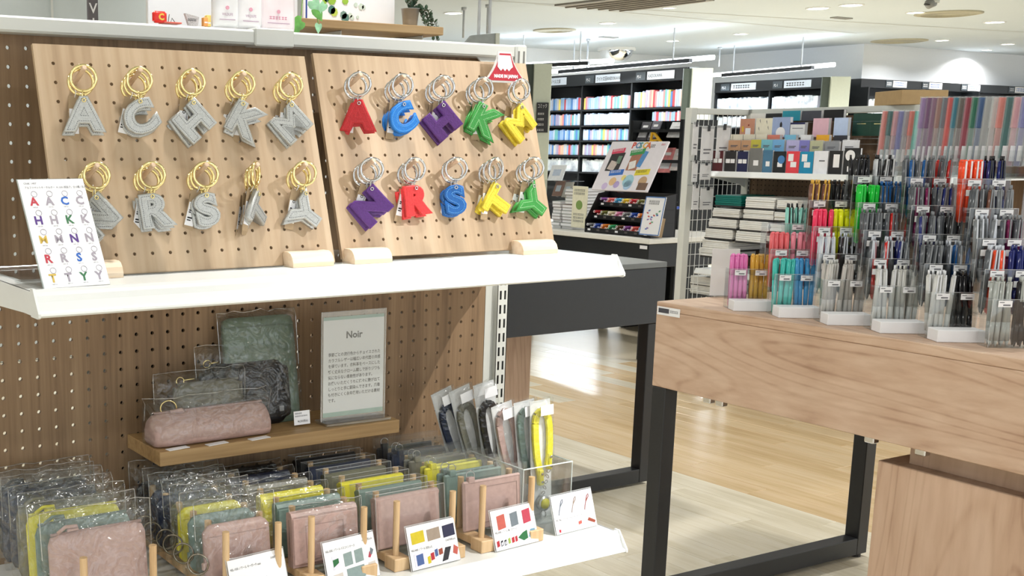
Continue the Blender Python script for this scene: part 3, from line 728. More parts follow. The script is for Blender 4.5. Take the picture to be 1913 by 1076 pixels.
def item(g,y,c,kind,k,label,group):
    x,w_=GX[g]; h=.076
    rg=random.Random(g*100+k); lean=-.10+rg.uniform(-.03,.03); M=T(x+rg.uniform(-.003,.003),y,ZI)@RX(lean)@RZ(rg.uniform(-.02,.02))
    nm=HUES[c][0]
    if kind=='zip':
        t=thing('zip_pouch',M,label,'pouch',group); hh=.098
        m=MB(); pillow(m,w_,hh,.011,10,8,8,.5,.12); m.build('body',LH[c],t,True)
        MB().tube([(.004,0,hh+.0005),(w_-.004,0,hh+.0005)],.0022,6).build('zip',LD[c],t,True)
        MB().tube([(.012,-.002,hh+.002),(.022,-.004,hh+.009),(.036,-.005,hh+.0085),(.038,-.004,hh+.005),(.024,-.003,hh+.004)],.0024,6).build('zip_pull',LH[c],t,True)
        bag(t,w_+.020,hh+.030,.019,g*50+k,M=T(-.010,0,-.001))
    elif kind=='key':
        t=thing('key_pouch',M,label,'pouch',group); hh=.078
        m=MB(); pillow(m,w_,hh,.012,10,8,7,.5,.2); m.build('body',LH[c],t,True)
        MB().box(.006,w_-.004,-.0062,-.0052,hh*.80,hh*.80+.0010).build('seam',LD[c],t)
        MB().ring((-.010,-.001,.030),(.75,1,0),.0135,.0013,24,6).build('split_ring',metal('dark_nickel',(.30,.27,.22,1),.25),t,True)
        MB().bbox(-.004,.004,-.006,.002,.020,.030,.001).build('ring_tab',LH[c],t)
        bag(t,w_+.024,hh+.034,.020,g*50+k,M=T(-.012,0,-.001),crk=.006)
    elif kind=='coin':
        t=thing('coin_case',M,label,'coin case',group); hh=h
        pr=[(-.0075,0),(-.0085,.01),(-.0085,hh-.006),(-.006,hh-.001),(0,hh+.001),(.006,hh-.001),(.0075,hh-.008),(.0065,0)]
        MB().prismx(pr,0,w_).build('body',LH[c],t,fix=True)
        MB().bbox(.001,w_-.001,-.0105,-.0085,.004,hh-.008,.0009).build('flap',LH[c],t)
        fr=MB(); a,b_,z0,z1=.020,w_-.024,.012,hh-.020
        for q in ((a,b_,z1,z1+.0012),(a,b_,z0,z0+.0012),(a,a+.0012,z0,z1),(b_-.0012,b_,z0,z1)): fr.box(q[0],q[1],-.0109,-.0104,q[2],q[3])
        fr.build('window_stitch',LD[c],t)
        MB().box(.004,w_-.004,-.0088,-.0084,hh-.0065,hh-.0058).build('fold_stitch',LD[c],t)
        bag(t,w_+.012,hh+.008,.022,g*50+k,M=T(.0,0,-.001),crk=.003)
    elif kind=='card':
        t=thing('card_holder',M,label,'card holder',group); hh=h-.004
        for s,yy in ((0,-.0075),(1,.0005)):
            MB().bbox(0,w_-.004,yy,yy+.0062,.001,hh,.0012).build('cover',LH[c],t)
        MB().prismx([(-.0075,hh-.004),(-.0078,hh),(-.004,hh+.003),(.002,hh+.003),(.0065,hh),(.0065,hh-.004)],0,w_-.004).build('spine',LH[c],t,fix=True)
        MB().box(.003,w_-.007,-.0081,-.0076,.003,hh-.002).build('front_face',LH[c],t)
        bx=MB(); bx.bbox(-.004,w_+.002,-.0125,.0125,0,hh+.010,.0004); bx.build('clear_box',clear('clear_box_film',gloss=.035,edge=.16,haze=.03),t)
        e=MB(); X0,X1,Y0,Y1,Z0,Z1=-.004,w_+.002,-.0125,.0125,0,hh+.010
        e.tube([(X0,Y0,Z1),(X1,Y0,Z1),(X1,Y1,Z1),(X0,Y1,Z1)],.0004,4,True)
        for xx in (X0,X1): e.cyl((xx,Y0,Z0),(xx,Y0,Z1),.0004,n=4)
        e.build('box_edge',clear('box_crease',gloss=.25,edge=.4,haze=.35),t)
    else:
        t=thing('pass_holder',M,label,'pass holder',group); hh=h
        MB().bbox(0,w_,-.003,.003,0,hh,.0022).build('body',LH[c],t)
        fr=MB(); a,b_,z0,z1=.030,w_-.008,.010,hh-.012
        for q in ((a,b_,z1,z1+.001),(a,b_,z0,z0+.001),(a,a+.001,z0,z1),(b_-.001,b_,z0,z1)): fr.box(q[0],q[1],-.0036,-.0029,q[2],q[3])
        for q in ((.003,w_-.003,hh-.0035,hh-.003),(.003,.0035,.003,hh-.003),(w_-.0035,w_-.003,.003,hh-.003)): fr.box(q[0],q[1],-.0034,-.0029,q[2],q[3])
        fr.build('window_stitch',LD[c],t)
        MB().bbox(.010,.022,-.0038,.0038,hh-.004,hh+.006,.001).build('ring_tab',LH[c],t)
        MB().ring((.016,0,hh+.009),(.5,1,0),.0062,.0007,18,5).build('wire_ring',CHROME,t,True)
        MB().bbox(-.004,w_+.010,-.0062,.0062,-.0005,hh+.016,.0005).build('clear_sleeve',clear('clear_sleeve_film',gloss=.035,edge=.16,haze=.03),t)
    return t
def row(g,kind,spec,noun,group):
    for k,(y,c) in enumerate(spec):
        same=[i for i,(a,b_) in enumerate(spec) if b_==c]
        pos='' if len(same)==1 else (', front one of its colour' if same[0]==k else ', back one of its colour' if same[-1]==k else ', middle one of its colour')
        item(g,y,c,kind,k,'%s leather %s%s'%(HUES[c][0],noun,pos),group)
row(1,'zip',[(-.266,'pink'),(-.219,'teal'),(-.176,'yellow'),(-.132,'grey'),(-.088,'navy'),(-.062,'navy'),(-.035,'black')],'zip pouch, bagged, at left of lower shelf','bagged zip pouches')
row(2,'key',[(-.268,'pink'),(-.222,'teal'),(-.182,'yellow'),(-.158,'olive'),(-.120,'navy'),(-.090,'navy'),(-.045,'black')],'bagged mini key pouch with split ring','bagged key pouches')
row(3,'coin',[(-.266,'pink'),(-.222,'teal'),(-.176,'yellow'),(-.130,'grey'),(-.084,'navy'),(-.040,'black')],'pass coin case between dowels in the third stand','coin cases')
row(4,'card',[(-.266,'pink'),(-.222,'teal'),(-.176,'yellow'),(-.130,'olive'),(-.084,'navy'),(-.038,'black')],'card holder in a clear box in the fourth stand','boxed card holders')
row(5,'pass',[(-.266,'pink'),(-.224,'teal'),(-.212,'teal'),(-.180,'yellow'),(-.167,'yellow'),(-.135,'grey'),(-.122,'grey'),(-.088,'navy'),(-.076,'navy'),(-.042,'black')],'pass holder with wire ring in clear sleeve','pass holders')

# ------------------------------------------------------------------ acrylic box of straps
t=thing('acrylic_box',(.703,-.255,ZL),'open clear acrylic box holding bagged leather straps at the shelf end','box')
BX,BY,BZ=.100,.150,.095
m=MB()
for q in ((0,BX,0,.002),(0,BX,BY-.002,BY)): m.box(q[0],q[1],q[2],q[3],0,BZ)
for q in ((0,.002),(BX-.002,BX)): m.box(q[0],q[1],.002,BY-.002,0,BZ)
m.box(0,BX,0,BY,0,.002); m.build('walls',ACRYL,t)
e=MB(); e.tube([(0,0,BZ),(BX,0,BZ),(BX,BY,BZ),(0,BY,BZ)],.0011,5,True)
for x in (0,BX):
    for y in (0,BY): e.cyl((x,y,0),(x,y,BZ),.0009,n=5)
e.build('edge',ACEDGE,t)
strapc=[('navy',.708,-.130,-.42,.205,'navy blue'),('grey',.728,-.140,-.36,.205,'taupe grey'),('black',.742,-.150,-.26,.205,'black'),('pink',.752,-.178,-.20,.190,'dusty pink'),('teal',.764,-.205,-.10,.190,'grey green'),('yellow',.772,-.228,-.04,.192,'lemon yellow')]
strapc=[('navy',.722,-.112,-.31,.205,'navy blue'),('grey',.738,-.130,-.27,.208,'taupe grey'),('black',.750,-.150,-.16,.212,'black'),('pink',.745,-.205,-.20,.190,'dusty pink'),('teal',.758,-.222,-.10,.192,'grey green'),('yellow',.762,-.240,-.03,.194,'lemon yellow')]
for c,x,y,tl,L_,nm in strapc:
    t=thing('leather_strap',T(x,y,ZL+.004)@RY(tl)@RX(-.05),'%s leather hand strap in a clear bag standing in the acrylic box'%nm,'strap','bagged straps in the acrylic box')
    ww=.046
    # loop: two limbs joined at the top
    pts=[]
    for i in range(9): pts.append((-.014+.0075*(i/8),0,.085+i*.0103))
    pts=[(-.006,0,.072),(-.012,0,.10),(-.0145,0,.13),(-.0145,0,.155),(-.011,0,.168),(-.003,0,.174),(.006,0,.172),(.012,0,.162),(.0145,0,.145),(.0145,0,.12),(.013,0,.10),(.010,0,.085)]
    s=MB(); n=len(pts)
    for i in range(n-1):
        a=Vector(pts[i]);b_=Vector(pts[i+1]);d=(b_-a).normalized();nn=Vector((d.z,0,-d.x))*.0055
        s.add([a-nn+Vector((0,-.0022,0)),a+nn+Vector((0,-.0022,0)),b_+nn+Vector((0,-.0022,0)),b_-nn+Vector((0,-.0022,0)),a-nn+Vector((0,.0022,0)),a+nn+Vector((0,.0022,0)),b_+nn+Vector((0,.0022,0)),b_-nn+Vector((0,.0022,0))],[(0,3,2,1),(4,5,6,7),(0,1,5,4),(1,2,6,5),(2,3,7,6),(3,0,4,7)])
    s.build('strap',LH[c],t)
    MB().bbox(-.011,-.001,-.0045,.0035,.055,.080,.0015).bbox(.0085,.0165,-.0045,.0035,.078,.105,.0015).build('tab',LH[c],t)
    r_=MB()
    for p in ((-.006,.074),(-.006,.061),(.0125,.099),(.0125,.084)): r_.cyl((p[0],-.0062,p[1]),(p[0],-.004,p[1]),.0022,.0018,10)
    r_.build('rivet',CHROME,t,True)
    ch=MB()
    for i in range(5): ch.ring((.010-.0030*i,-.002,.076-.0085*i),((i%2),1-(i%2),.3),.0032,.0008,12,5)
    ch.build('chain',CHROME,t,True)
    MB().cyl((-.003,-.007,.026),(-.003,.001,.026),.0118,n=24).ring((-.003,-.002,.007),(0,1,0),.006,.0009,16,5).build('badge_reel',metal('brushed_reel',(.62,.62,.62,1),.3),t,True)
    MB().cyl((-.003,-.0082,.026),(-.003,-.0070,.026),.0085,n=24).build('reel_face',LH[c],t,True)
    m=MB(); pillow(m,ww,L_,.018,6,12,8,.12,.04,T(-ww/2,0,0),.002,int(L_*1000)+len(c),1); m.build('plastic_bag',BAG,t,True)
    MB().bbox(-ww/2+.002,ww/2-.002,.0045,.0052,.002,L_-.004,.0002).build('backing_sheet',clear('backing_film',gloss=.03,edge=.1,haze=.82),t)
    MB().box(-ww/2+.012,ww/2-.008,-.0098,-.0092,L_-.026,L_-.010).build('bag_sticker',PAPER,t)

# ------------------------------------------------------------------ price cards on the lower shelf
def tint(n,r,g,b): return mat('card_print_'+n,rgb(r,g,b),.6,var=.06,scale=200)
CP={'yel':tint('yellow',206,186,36),'tau':tint('taupe',158,142,126),'nav':tint('navy',38,40,70),'red':tint('red',178,40,50),'cor':tint('coral',190,92,80),'gry':tint('slate',110,120,128),'ros':tint('rose',180,60,80),'grn':tint('green',36,104,58),'blu':tint('blue',110,152,176),'tea':tint('teal',136,154,152),'blk':tint('black',40,40,48),'oli':tint('olive',150,170,80),'lav':tint('lavender',226,224,236),'bro':tint('brown',150,70,50),'sto':tint('stone',208,200,192),'din':tint('denim',72,96,150)}
def card(x,y,w_,h,yaw,label,title,price,art,ty,top=False):
    t=thing('price_card',T(x,y,ZL+.0004)@RZ(yaw),label,'price card','price cards on the lower shelf'); A=RX(-.30)
    MB().bbox(0,w_,.0006,.0022,0,h+.001,.0003,A).bbox(0,w_,.001,.045,.0002,.0018,.0003).build('acrylic_stand',ACRYL,t)
    MB().tube([A@Vector(p) for p in ((0,.001,0),(0,.001,h+.001),(w_,.001,h+.001),(w_,.001,0))],.0006,5).build('stand_edge',clear('stand_rim',gloss=.3,edge=.4,haze=.5),t)
    pg=MB().box(.0012,w_-.0012,-.0004,.0,.0008,h-.0006,A).build('sheet',PAPER,t)
    text(title,.0042,INK,pg,A@T(.004,-.0008,ty),sx=.72); 
    if price: text(price,.0038,INK,pg,A@T(w_-.004,-.0008,ty+.004),'RIGHT',sx=.72)
    for k,(c,pts) in enumerate(art):
        MB().prism([(a*w_,b*h) for a,b in pts],-.00075-.00001*k,-.00055,A).build('printed_picture',CP[c],pg,fix=True)
    return t,pg,A
def rc(x,z,w_,h,sk=.02): return [(x,z),(x+w_,z+sk),(x+w_,z+h+sk),(x,z+h)]
card(.170,-.318,.090,.062,.10,'white price card for the mini key pouches, leftmost of the row','NSL-1020 ノワール キーポーチ mini','3,420円(税込み)',[('din',rc(.42,.30,.22,.18)),('red',rc(.22,.34,.06,.10)),('gry',rc(.30,.32,.06,.10)),('tau',rc(.10,.10,.18,.16)),('sto',rc(.62,.12,.2,.16))],.0475)
card(.312,-.320,.090,.062,.10,'white price card for the coin cases, second from the left','NSL-5202 ノワール パスコインケース','4,400円(税込み)',[('lav',rc(.14,.36,.14,.30)),('grn',[(.15,.42),(.26,.50),(.26,.60),(.15,.58)]),('tea',rc(.36,.38,.16,.28)),('tea',rc(.57,.40,.16,.28)),('ros',[(.82,.46),(.86,.44),(.90,.52),(.86,.58)]),('gry',[(.86,.52),(.90,.50),(.94,.60),(.89,.66)]),('tea',rc(.38,.06,.34,.26)),('sto',rc(.80,.08,.14,.26)),('sto',rc(.12,.06,.18,.2))],.0475)
card(.447,-.322,.090,.062,.06,'white price card with yellow, taupe and navy squares for card holders','NSL-0400 ノワール 名刺入れ','5,760円(税込み)',[('yel',rc(.08,.58,.26,.26,.02)),('tau',rc(.40,.58,.26,.26,.02)),('nav',rc(.72,.58,.24,.27,.02)),('lav',rc(.08,.06,.22,.30)),('din',rc(.12,.09,.14,.24)),('yel',rc(.34,.08,.06,.16)),('red',rc(.41,.14,.07,.16)),('din',rc(.50,.20,.06,.16)),('bro',rc(.58,.22,.08,.13)),('blk',[(.62,.06),(.74,.08),(.84,.36),(.72,.36)]),('cor',[(.86,.20),(.94,.14),(.98,.30),(.90,.38)])],.0265)
card(.600,-.318,.088,.060,.06,'white price card with coral, slate and rose cases for pass holders','NSL-0500 ノワール 単パスケース','',[('cor',rc(.13,.50,.18,.34,.03)),('gry',rc(.43,.51,.17,.33,.03)),('ros',rc(.71,.52,.18,.33,.03)),('red',rc(.05,.10,.06,.14)),('blk',rc(.14,.10,.05,.13)),('lav',rc(.15,.12,.03,.07)),('blk',rc(.22,.10,.05,.13)),('lav',rc(.23,.12,.03,.07)),('oli',rc(.31,.12,.05,.13)),('red',rc(.39,.12,.06,.13)),('red',rc(.47,.13,.05,.13)),('grn',[(.54,.22),(.66,.12),(.76,.16),(.76,.36),(.66,.32)]),('blu',[(.78,.18),(.90,.12),(.96,.22),(.94,.36),(.84,.36)])],.0255)
t,pg,A=card(.728,-.306,.090,.060,.05,'white price card picturing three straps, rightmost of the row','NSL-7602 ノワール リールつきストラップ','',[('lav',rc(.05,.42,.30,.50,.01)),('lav',rc(.37,.43,.28,.50,.01)),('lav',rc(.68,.44,.28,.50,.01)),('lav',rc(.06,.06,.20,.22)),('lav',rc(.30,.07,.18,.22)),('cor',rc(.56,.14,.08,.08)),('bro',[(.78,.20),(.94,.10),(.97,.16),(.82,.27)]),('red',[(.08,.06),(.12,.05),(.13,.12),(.08,.13)])],.0205)
for k,(x,c) in enumerate(((.020,'gry'),(.048,'tau'),(.076,'bro'))):
    MB().tube([(x-.003,-.0009,.042),(x+.001,-.0009,.050),(x+.004,-.0009,.052),(x+.004,-.0009,.048),(x-.003,-.0009,.041),(x-.006,-.0009,.035),(x-.008,-.0009,.029)],.0008,4,False,A).build('printed_picture',CP[c],pg)
# ================================================================== wood table on the right
TY=-.0262
TM=T(1.887,.582,0)@RZ(TY)
t=thing('display_table',TM,'long elm display table on black loop legs, carrying the pens','table')
TZ=.847; AZ=.6205; TWD=.93; TL=2.6
MB().bbox(0,TWD,-TL,0,TZ-.024,TZ,.002).build('tabletop',TABLEW,t)
MB().bbox(.0003,.025,-TL,-.0003,AZ,TZ-.0245,.0015).build('apron_board',TABLEW,t)
MB().bbox(.026,TWD-.026,-.0255,-.0005,AZ,TZ-.0245,.0015).build('apron_board',TABLEW,t)
MB().bbox(TWD-.025,TWD-.0003,-TL,-.0003,AZ,TZ-.0245,.0015).build('apron_board',TABLEW,t)
DB=mat('dark_stretcher',rgb(44,26,18),.6)
for x in (.055,TWD-.10): MB().box(x,x+.045,-TL+.1,-.05,AZ-.012,AZ+.05).build('stretcher',DB,t)
LG=.047
for y in (-.001,-TL+.2):
    for x in (.0005,.862):
        MB().bbox(x,x+LG,y-LG,y,.012,AZ-.001,.002).build('leg',BLACKM,t)
        MB().cyl((x+LG/2,y-LG/2,0),(x+LG/2,y-LG/2,.013),.018,n=12).build('foot',BLACKP,t)
    MB().bbox(.0005+LG,.862,y-LG,y,.012,.012+LG+.006,.002).build('floor_rail',BLACKM,t)
for y in (-.16,-.20,-.62,-.74): MB().bbox(.03,.05,y-.012,y+.012,AZ-.020,AZ,.002).build('fixing_clip',CHROME,t)
lab=MB().box(-.0008,-.0002,-.082,-.004,TZ-.034,TZ-.012).build('shelf_label',PAPER,t)
MB().box(-.0012,-.0009,-.045,-.009,TZ-.028,TZ-.016).build('label_block',mat('label_dark',rgb(72,72,80),.6),lab)
scribble(.028,.006,GREYINK,lab,T(-.0010,-.049,TZ-.025)@RZ(-math.pi/2),6)
c=thing('wood_cabinet',TM,'elm storage cabinet under the pen table','cabinet')
MB().bbox(.040,.62,-TL,-.640,.02,.565,.002).build('body',TABLEV,c)
MB().bbox(.075,.58,-TL,-.690,.565,.602,.001).build('neck',TABLEV,c)
MB().box(.06,.60,-TL,-.66,0,.02).build('kick_base',BLACKP,c)

# ================================================================== dark table behind the gondola
t=thing('display_table',(2.83,1.403,0),'black display table with grey top behind the key ring gondola','table')
D0=-1.35; DZ=.835
MB().bbox(D0,0,0,.9,DZ-.02,DZ,.002).build('tabletop',DARKTOP,t)
MB().bbox(D0,-.0003,.0003,.025,.612,DZ-.0205,.0015).build('apron_board',DARKT,t)
MB().bbox(-.025,-.0003,.026,.8995,.612,DZ-.0205,.0015).build('apron_board',DARKT,t)
MB().bbox(D0,-.026,.875,.8995,.612,DZ-.0205,.0015).build('apron_board',DARKT,t)
for x in (-.075,D0+.03):
    for y in (.003,.85): MB().bbox(x,x+.047,y,y+.047,.01,.611,.002).build('leg',BLACKM,t)
for y in (.003,.85): MB().bbox(D0+.078,-.076,y,y+.047,.01,.062,.002).build('floor_rail',BLACKM,t)
c=thing('wood_cabinet',(2.39,1.62,0),'brown wood cabinet standing under the black table','cabinet')
MB().bbox(-.62,0,0,.6,.03,.60,.002).build('body',TABLEV,c); MB().box(-.6,-.02,.02,.58,0,.03).build('kick_base',BLACKP,c)

# ================================================================== pen display
UA=R(-35); UW=.0995
def plas(n,c,r=.22): return mat('pen_'+n,c,r,var=.03,spec=.5)
PC={'pink':plas('pink',rgb(232,124,190)),'gold':plas('gold',rgb(226,176,70)),'teal':plas('teal',rgb(70,196,186)),'blue':plas('blue',rgb(74,160,216)),'salmon':plas('salmon',rgb(236,110,116)),'rose':plas('rose',rgb(244,150,168)),'mint':plas('mint',rgb(150,220,206)),'beige':plas('beige',rgb(196,190,184),.4),'lgrey':plas('light_grey',rgb(206,206,202),.4),'silver':plas('silver',rgb(200,206,216)),'black':plas('black',rgb(26,26,30)),'dgrey':plas('dark_grey',rgb(86,90,96)),'mgrey':plas('mid_grey',rgb(126,130,134)),'hot':plas('hot_pink',rgb(250,62,104)),'yellow':plas('yellow',rgb(240,244,30)),'brown':plas('brown',rgb(120,78,62)),'green':plas('green',rgb(20,200,60)),'navy':plas('navy',rgb(30,40,110)),'red':plas('red',rgb(206,44,40)),'white':plas('white',rgb(230,232,236)),'orange':plas('orange',rgb(250,80,40)),'dblue':plas('sea_blue',rgb(24,92,160)),'wine':plas('wine',rgb(128,30,84)),'clear':plas('smoke_clear',rgb(176,180,176),.15)}
def pen_mesh(kind):
    m=MB()
    if kind=='marker':
        m.cyl((0,0,0),(0,0,.004),.0028,.0052,8).cyl((0,0,.004),(0,0,.082),.0054,.0058,8).cyl((0,0,.083),(0,0,.128),.0062,.0060,8).cyl((0,0,.128),(0,0,.134),.0060,.0034,8)
        c=MB().bbox(-.0016,.0016,-.0082,-.0058,.094,.131,.0004)
        b=MB().cyl((0,0,.0825),(0,0,.0832),.0049,n=8)
    else:
        m.cyl((0,0,0),(0,0,.012),.0012,.0044,8).cyl((0,0,.012),(0,0,.050),.0052,.0056,8).cyl((0,0,.050),(0,0,.128),.0056,.0054,8).cyl((0,0,.128),(0,0,.132),.0054,.0030,8)
        c=MB().bbox(-.0015,.0015,-.0078,-.0054,.092,.133,.0004)
        b=MB().cyl((0,0,.132),(0,0,.142),.0026,.0024,8)
    return m.mesh('pen',True),c.mesh('clip'),b.mesh('push_button',True)
PMS={k:pen_mesh(k) for k in ('marker','click')}; PMC={}
def pmesh(kind,body,acc):
    key=(kind,body,acc)
    if key not in PMC:
        a,b,c=PMS[kind]; PMC[key]=(matmesh(a,PC[body]),matmesh(b,PC[acc]),matmesh(c,PC[acc]))
    return PMC[key]
lblpen=MB().box(-.0135,.0135,-.0006,0,-.0065,.0065).mesh('price_label'); lblpen.materials.append(PAPER)
lblpr=MB().box(-.011,-.002,-.0009,-.0007,.002,.0035).box(-.004,.010,-.0009,-.0007,-.004,-.0012).mesh('print'); lblpr.materials.append(GREYINK)
# (unit, tier) -> two compartments: (kind, [(body, accent)...], colour word)
D_=lambda k,w,*cs:(k,list(cs),w)
PEN={(0,0):(D_('marker','pink',('pink','pink')),D_('marker','amber',('gold','gold'))),
(1,0):(D_('marker','turquoise',('teal','teal')),D_('marker','sky blue',('blue','blue'))),
(1,1):(D_('marker','salmon',('salmon','salmon')),D_('marker','rose pink',('rose','rose'))),
(1,2):(None,D_('click','mint',('mint','black'))),
(2,0):(D_('click','beige',('beige','lgrey')),D_('click','beige grey',('beige','beige'))),
(2,1):(D_('click','silver',('silver','white')),D_('click','black and silver',('black','silver'),('dgrey','silver'))),
(2,2):(D_('marker','hot pink',('hot','hot')),D_('marker','fluorescent yellow',('yellow','yellow'))),
(2,3):(D_('click','brown',('brown','gold')),D_('click','black',('black','black'))),
(3,0):(D_('click','light grey',('lgrey','white')),D_('click','pale grey',('lgrey','lgrey'))),
(3,1):(D_('click','dark grey and red',('dgrey','silver'),('red','silver')),D_('click','dark grey and navy',('dgrey','silver'),('navy','silver'))),
(3,2):(D_('click','smoke grey',('dgrey','mgrey')),D_('click','red and grey',('dgrey','mgrey'),('red','mgrey'))),
(3,3):(D_('marker','bright green',('green','green')),D_('click','grey with blue clips',('dgrey','dblue'))),
(3,4):(D_('click','plain black',('black','black')),D_('click','black and white',('white','black'),('black','white'))),
(4,0):(D_('click','off-white',('lgrey','white')),D_('click','glossy black',('black','black'))),
(4,1):(D_('click','charcoal',('dgrey','mgrey')),D_('click','charcoal and sea blue',('dgrey','silver'),('dblue','silver'))),
(4,2):(D_('click','navy and grey',('dgrey','mgrey'),('navy','mgrey')),D_('click','grey and black',('mgrey','dgrey'),('black','mgrey'))),
(4,3):(D_('click','wine red and grey',('dgrey','mgrey'),('wine','mgrey')),D_('click','blue and grey',('dgrey','mgrey'),('navy','mgrey'))),
(4,4):(D_('click','teal blue and grey',('dgrey','mgrey'),('dblue','mgrey')),D_('click','crimson and grey',('dgrey','mgrey'),('red','mgrey'))),
(5,0):(D_('click','clear smoke',('clear','clear')),D_('click','black clear',('black','clear'))),
(5,1):(D_('click','grey and orange',('dgrey','silver'),('orange','silver')),D_('click','dark navy',('navy','navy'))),
(5,2):(D_('click','middle grey',('mgrey','silver')),D_('click','grey and wine',('dgrey','mgrey'),('wine','mgrey'))),
(5,3):(D_('click','grey and brown',('dgrey','mgrey'),('brown','mgrey')),D_('click','steel grey',('mgrey','mgrey'))),
(5,4):(D_('marker','orange red',('orange','white')),D_('click','midnight blue',('navy','black')))}
GL={i:(1.908-.0026*max(0,i-2)*1.0,.354-.1305*i) for i in range(6)}
rg=random.Random(11)
nth=['first','second','third','fourth','fifth','sixth']; tr=['front tier','second tier','third tier','fourth tier','top tier']
for u in range(6):
    ux,uy=GL[u]; UM=T(ux,uy,TZ+.0003)@RZ(UA)
    tiers=[k for (a,k) in PEN if a==u]
    t=thing('pen_rack',UM,'clear acrylic tiered pen rack, %s from the table corner'%nth[u],'pen rack','acrylic pen racks on the table')
    if u<5: MB().bbox(0,UW-.004,0,.048,.0,.026,.0012).build('white_base',PAPER,t)
    pan=MB(); eg=MB()
    for k in range(max(tiers)+1):
        y0=.048+.045*k; z0=.060*k; zt=z0+(.100 if k==0 else .096)
        lo=0 if k==0 else z0-.004
        pan.box(0,UW-.002,y0,y0+.0016,lo,zt); 
        for x in (0,UW/2-.001,UW-.0036): pan.box(x,x+.0016,y0+.0016,y0+.045,lo,zt)
        pan.box(0,UW-.002,y0+.0016,y0+.045,z0,z0+.0016)
        eg.cyl((0,y0,zt),(UW-.002,y0,zt),.0006,n=5); 
        eg.cyl((0,y0,lo),(0,y0,zt),.0005,n=5); eg.cyl((UW-.002,y0,lo),(UW-.002,y0,zt),.0005,n=5)
    k=max(tiers); pan.box(0,UW-.002,.048+.045*(k+1)-.0016,.048+.045*(k+1),0,.060*k+.096)
    pan.build('clear_panel',clear('rack_acrylic',gloss=.035,edge=.25),t); eg.build('panel_edge',clear('rack_rim',gloss=.2,edge=.4,haze=.35),t)
    for k in tiers:
        y0=.048+.045*k; z0=.060*k; zt=z0+(.100 if k==0 else .096)
        for c,sp_ in enumerate(PEN[(u,k)]):
            if sp_ is None: continue
            xc=UW/4-.001+c*UW/2
            lo=link('price_label',lblpen,t,T(xc,y0-.0008,zt-.009)); link('print',lblpr,lo)
            if k>0: link('price_label',lblpen,t,T(xc-.002,y0-.0008,zt-.030))
            kind,cols,wd=sp_
            n=7
            for q in range(n):
                a,b_=cols[q%len(cols)]; me=pmesh(kind,a,b_)
                fx=-.0172+.0115*(q%4)+rg.uniform(-.0008,.0008) if q<4 else -.0120+.0120*(q-4)+rg.uniform(-.0008,.0008)
                fy=.011 if q<4 else .030
                lx=rg.uniform(-.07,.07) if kind=='click' else rg.uniform(-.035,.035)
                o=link('pen',me[0],None,UM@T(xc+fx,y0+fy,z0+.0022)@RY(lx)@RX(-rg.uniform(.0,.05)))
                tag(o,'%s pen standing in the %s of the %s pen rack'%(wd,tr[k],nth[u]),'pen','pens in the acrylic racks')
                link('clip',me[1],o); link('push_button',me[2],o)
# frosted card standing behind the first rack
b=at(1340,560,'z',TZ)
t=thing('frosted_panel',T(b.x,b.y,TZ+.0005)@RZ(R(-30)),'frosted white display panel standing at the table corner beside the pink pens','panel')
MB().bbox(0,.075,.060,.062,.003,.130,.0005).build('sheet',clear('frosted_film',gloss=.05,edge=.2,haze=.75),t); MB().bbox(-.003,.08,.04,.085,0,.003,.0005).build('foot',ACRYL,t)
# slim clear cases at the top
CC=[('salmon',rgb(236,140,130)),('deep teal',rgb(40,110,110)),('pale rose',rgb(226,170,174)),('lilac blue',rgb(140,140,196)),('smoke',rgb(176,176,182)),('coral',rgb(244,128,112)),('sea green',rgb(104,192,176)),('lavender',rgb(170,140,190)),('plum',rgb(130,84,130)),('mauve',rgb(150,110,140)),('taupe rose',rgb(176,130,120)),('slate',rgb(110,124,136)),('red',rgb(228,88,80)),('peacock blue',rgb(34,132,156)),('grey',rgb(106,108,100)),('crimson',rgb(166,46,74)),('emerald',rgb(24,120,84)),('cobalt',rgb(28,84,142)),('silver grey',rgb(176,176,176)),('pearl',rgb(206,206,206))]
hold=thing('case_holder',T(0,0,0),'clear acrylic holder behind the pen racks filled with slim pen cases','holder')
hm=MB()
px=1648; k=0; rows=[]
while px<1925:
    low=px<1714; ww=10.2 if px<1790 else (12.5 if px<1860 else 14.5)
    rows.append((px,ww,low)); px+=ww
for i,(px,ww,low) in enumerate(rows):
    D=2.80-(px-1648)*.0013+(.06 if low else 0)
    zt_=(205 if low else 180-(px-1714)*.008); p=atd(px,zt_,D); q=atd(px+ww*.93,zt_,D); bt=atd(px-2,312,D)
    nm,cc=CC[i%len(CC)]; w_=(q-p).length; hh=p.z-bt.z
    t=thing('slim_pen_case',T(p.x,p.y,p.z-hh)@RZ(R(-32))@RY(.035),'%s slim clear pen case standing upright, number %s from the left of its row'%(nm,['one','two','three','four','five','six','seven','eight','nine','ten','eleven','twelve','thirteen','fourteen','fifteen','sixteen','seventeen','eighteen','nineteen','twenty','twenty-one','twenty-two','twenty-three','twenty-four','twenty-five','twenty-six'][i]),'pen case','slim pen cases at the back')
    MB().bbox(0,w_,0,.012,0,hh,.0006).build('clear_shell',clear('case_film',gloss=.05,edge=.25,haze=.05),t)
    MB().bbox(.0012,w_-.0012,.002,.010,hh*(.55 if i%3 else .12),hh-.003,.0004).build('insert',mat('case_'+nm.replace(' ','_'),cc,.4,var=.05),t)
    MB().bbox(.002,w_-.002,.003,.008,.002,hh*.55,.0004).build('pen_inside',mat('case_in_'+nm.replace(' ','_'),tuple(min(1,x*.55+.25) for x in cc[:3])+(1,),.4,var=.05),t)
    MB().box(.0025,w_-.0025,-.0006,-.0002,.012,.012+hh*.22).build('barcode_sticker',PAPER,t)
p=atd(1646,318,2.86); q=atd(1925,318,2.46)
d=(q-p); L_=d.length; ang=math.atan2(d.y,d.x)
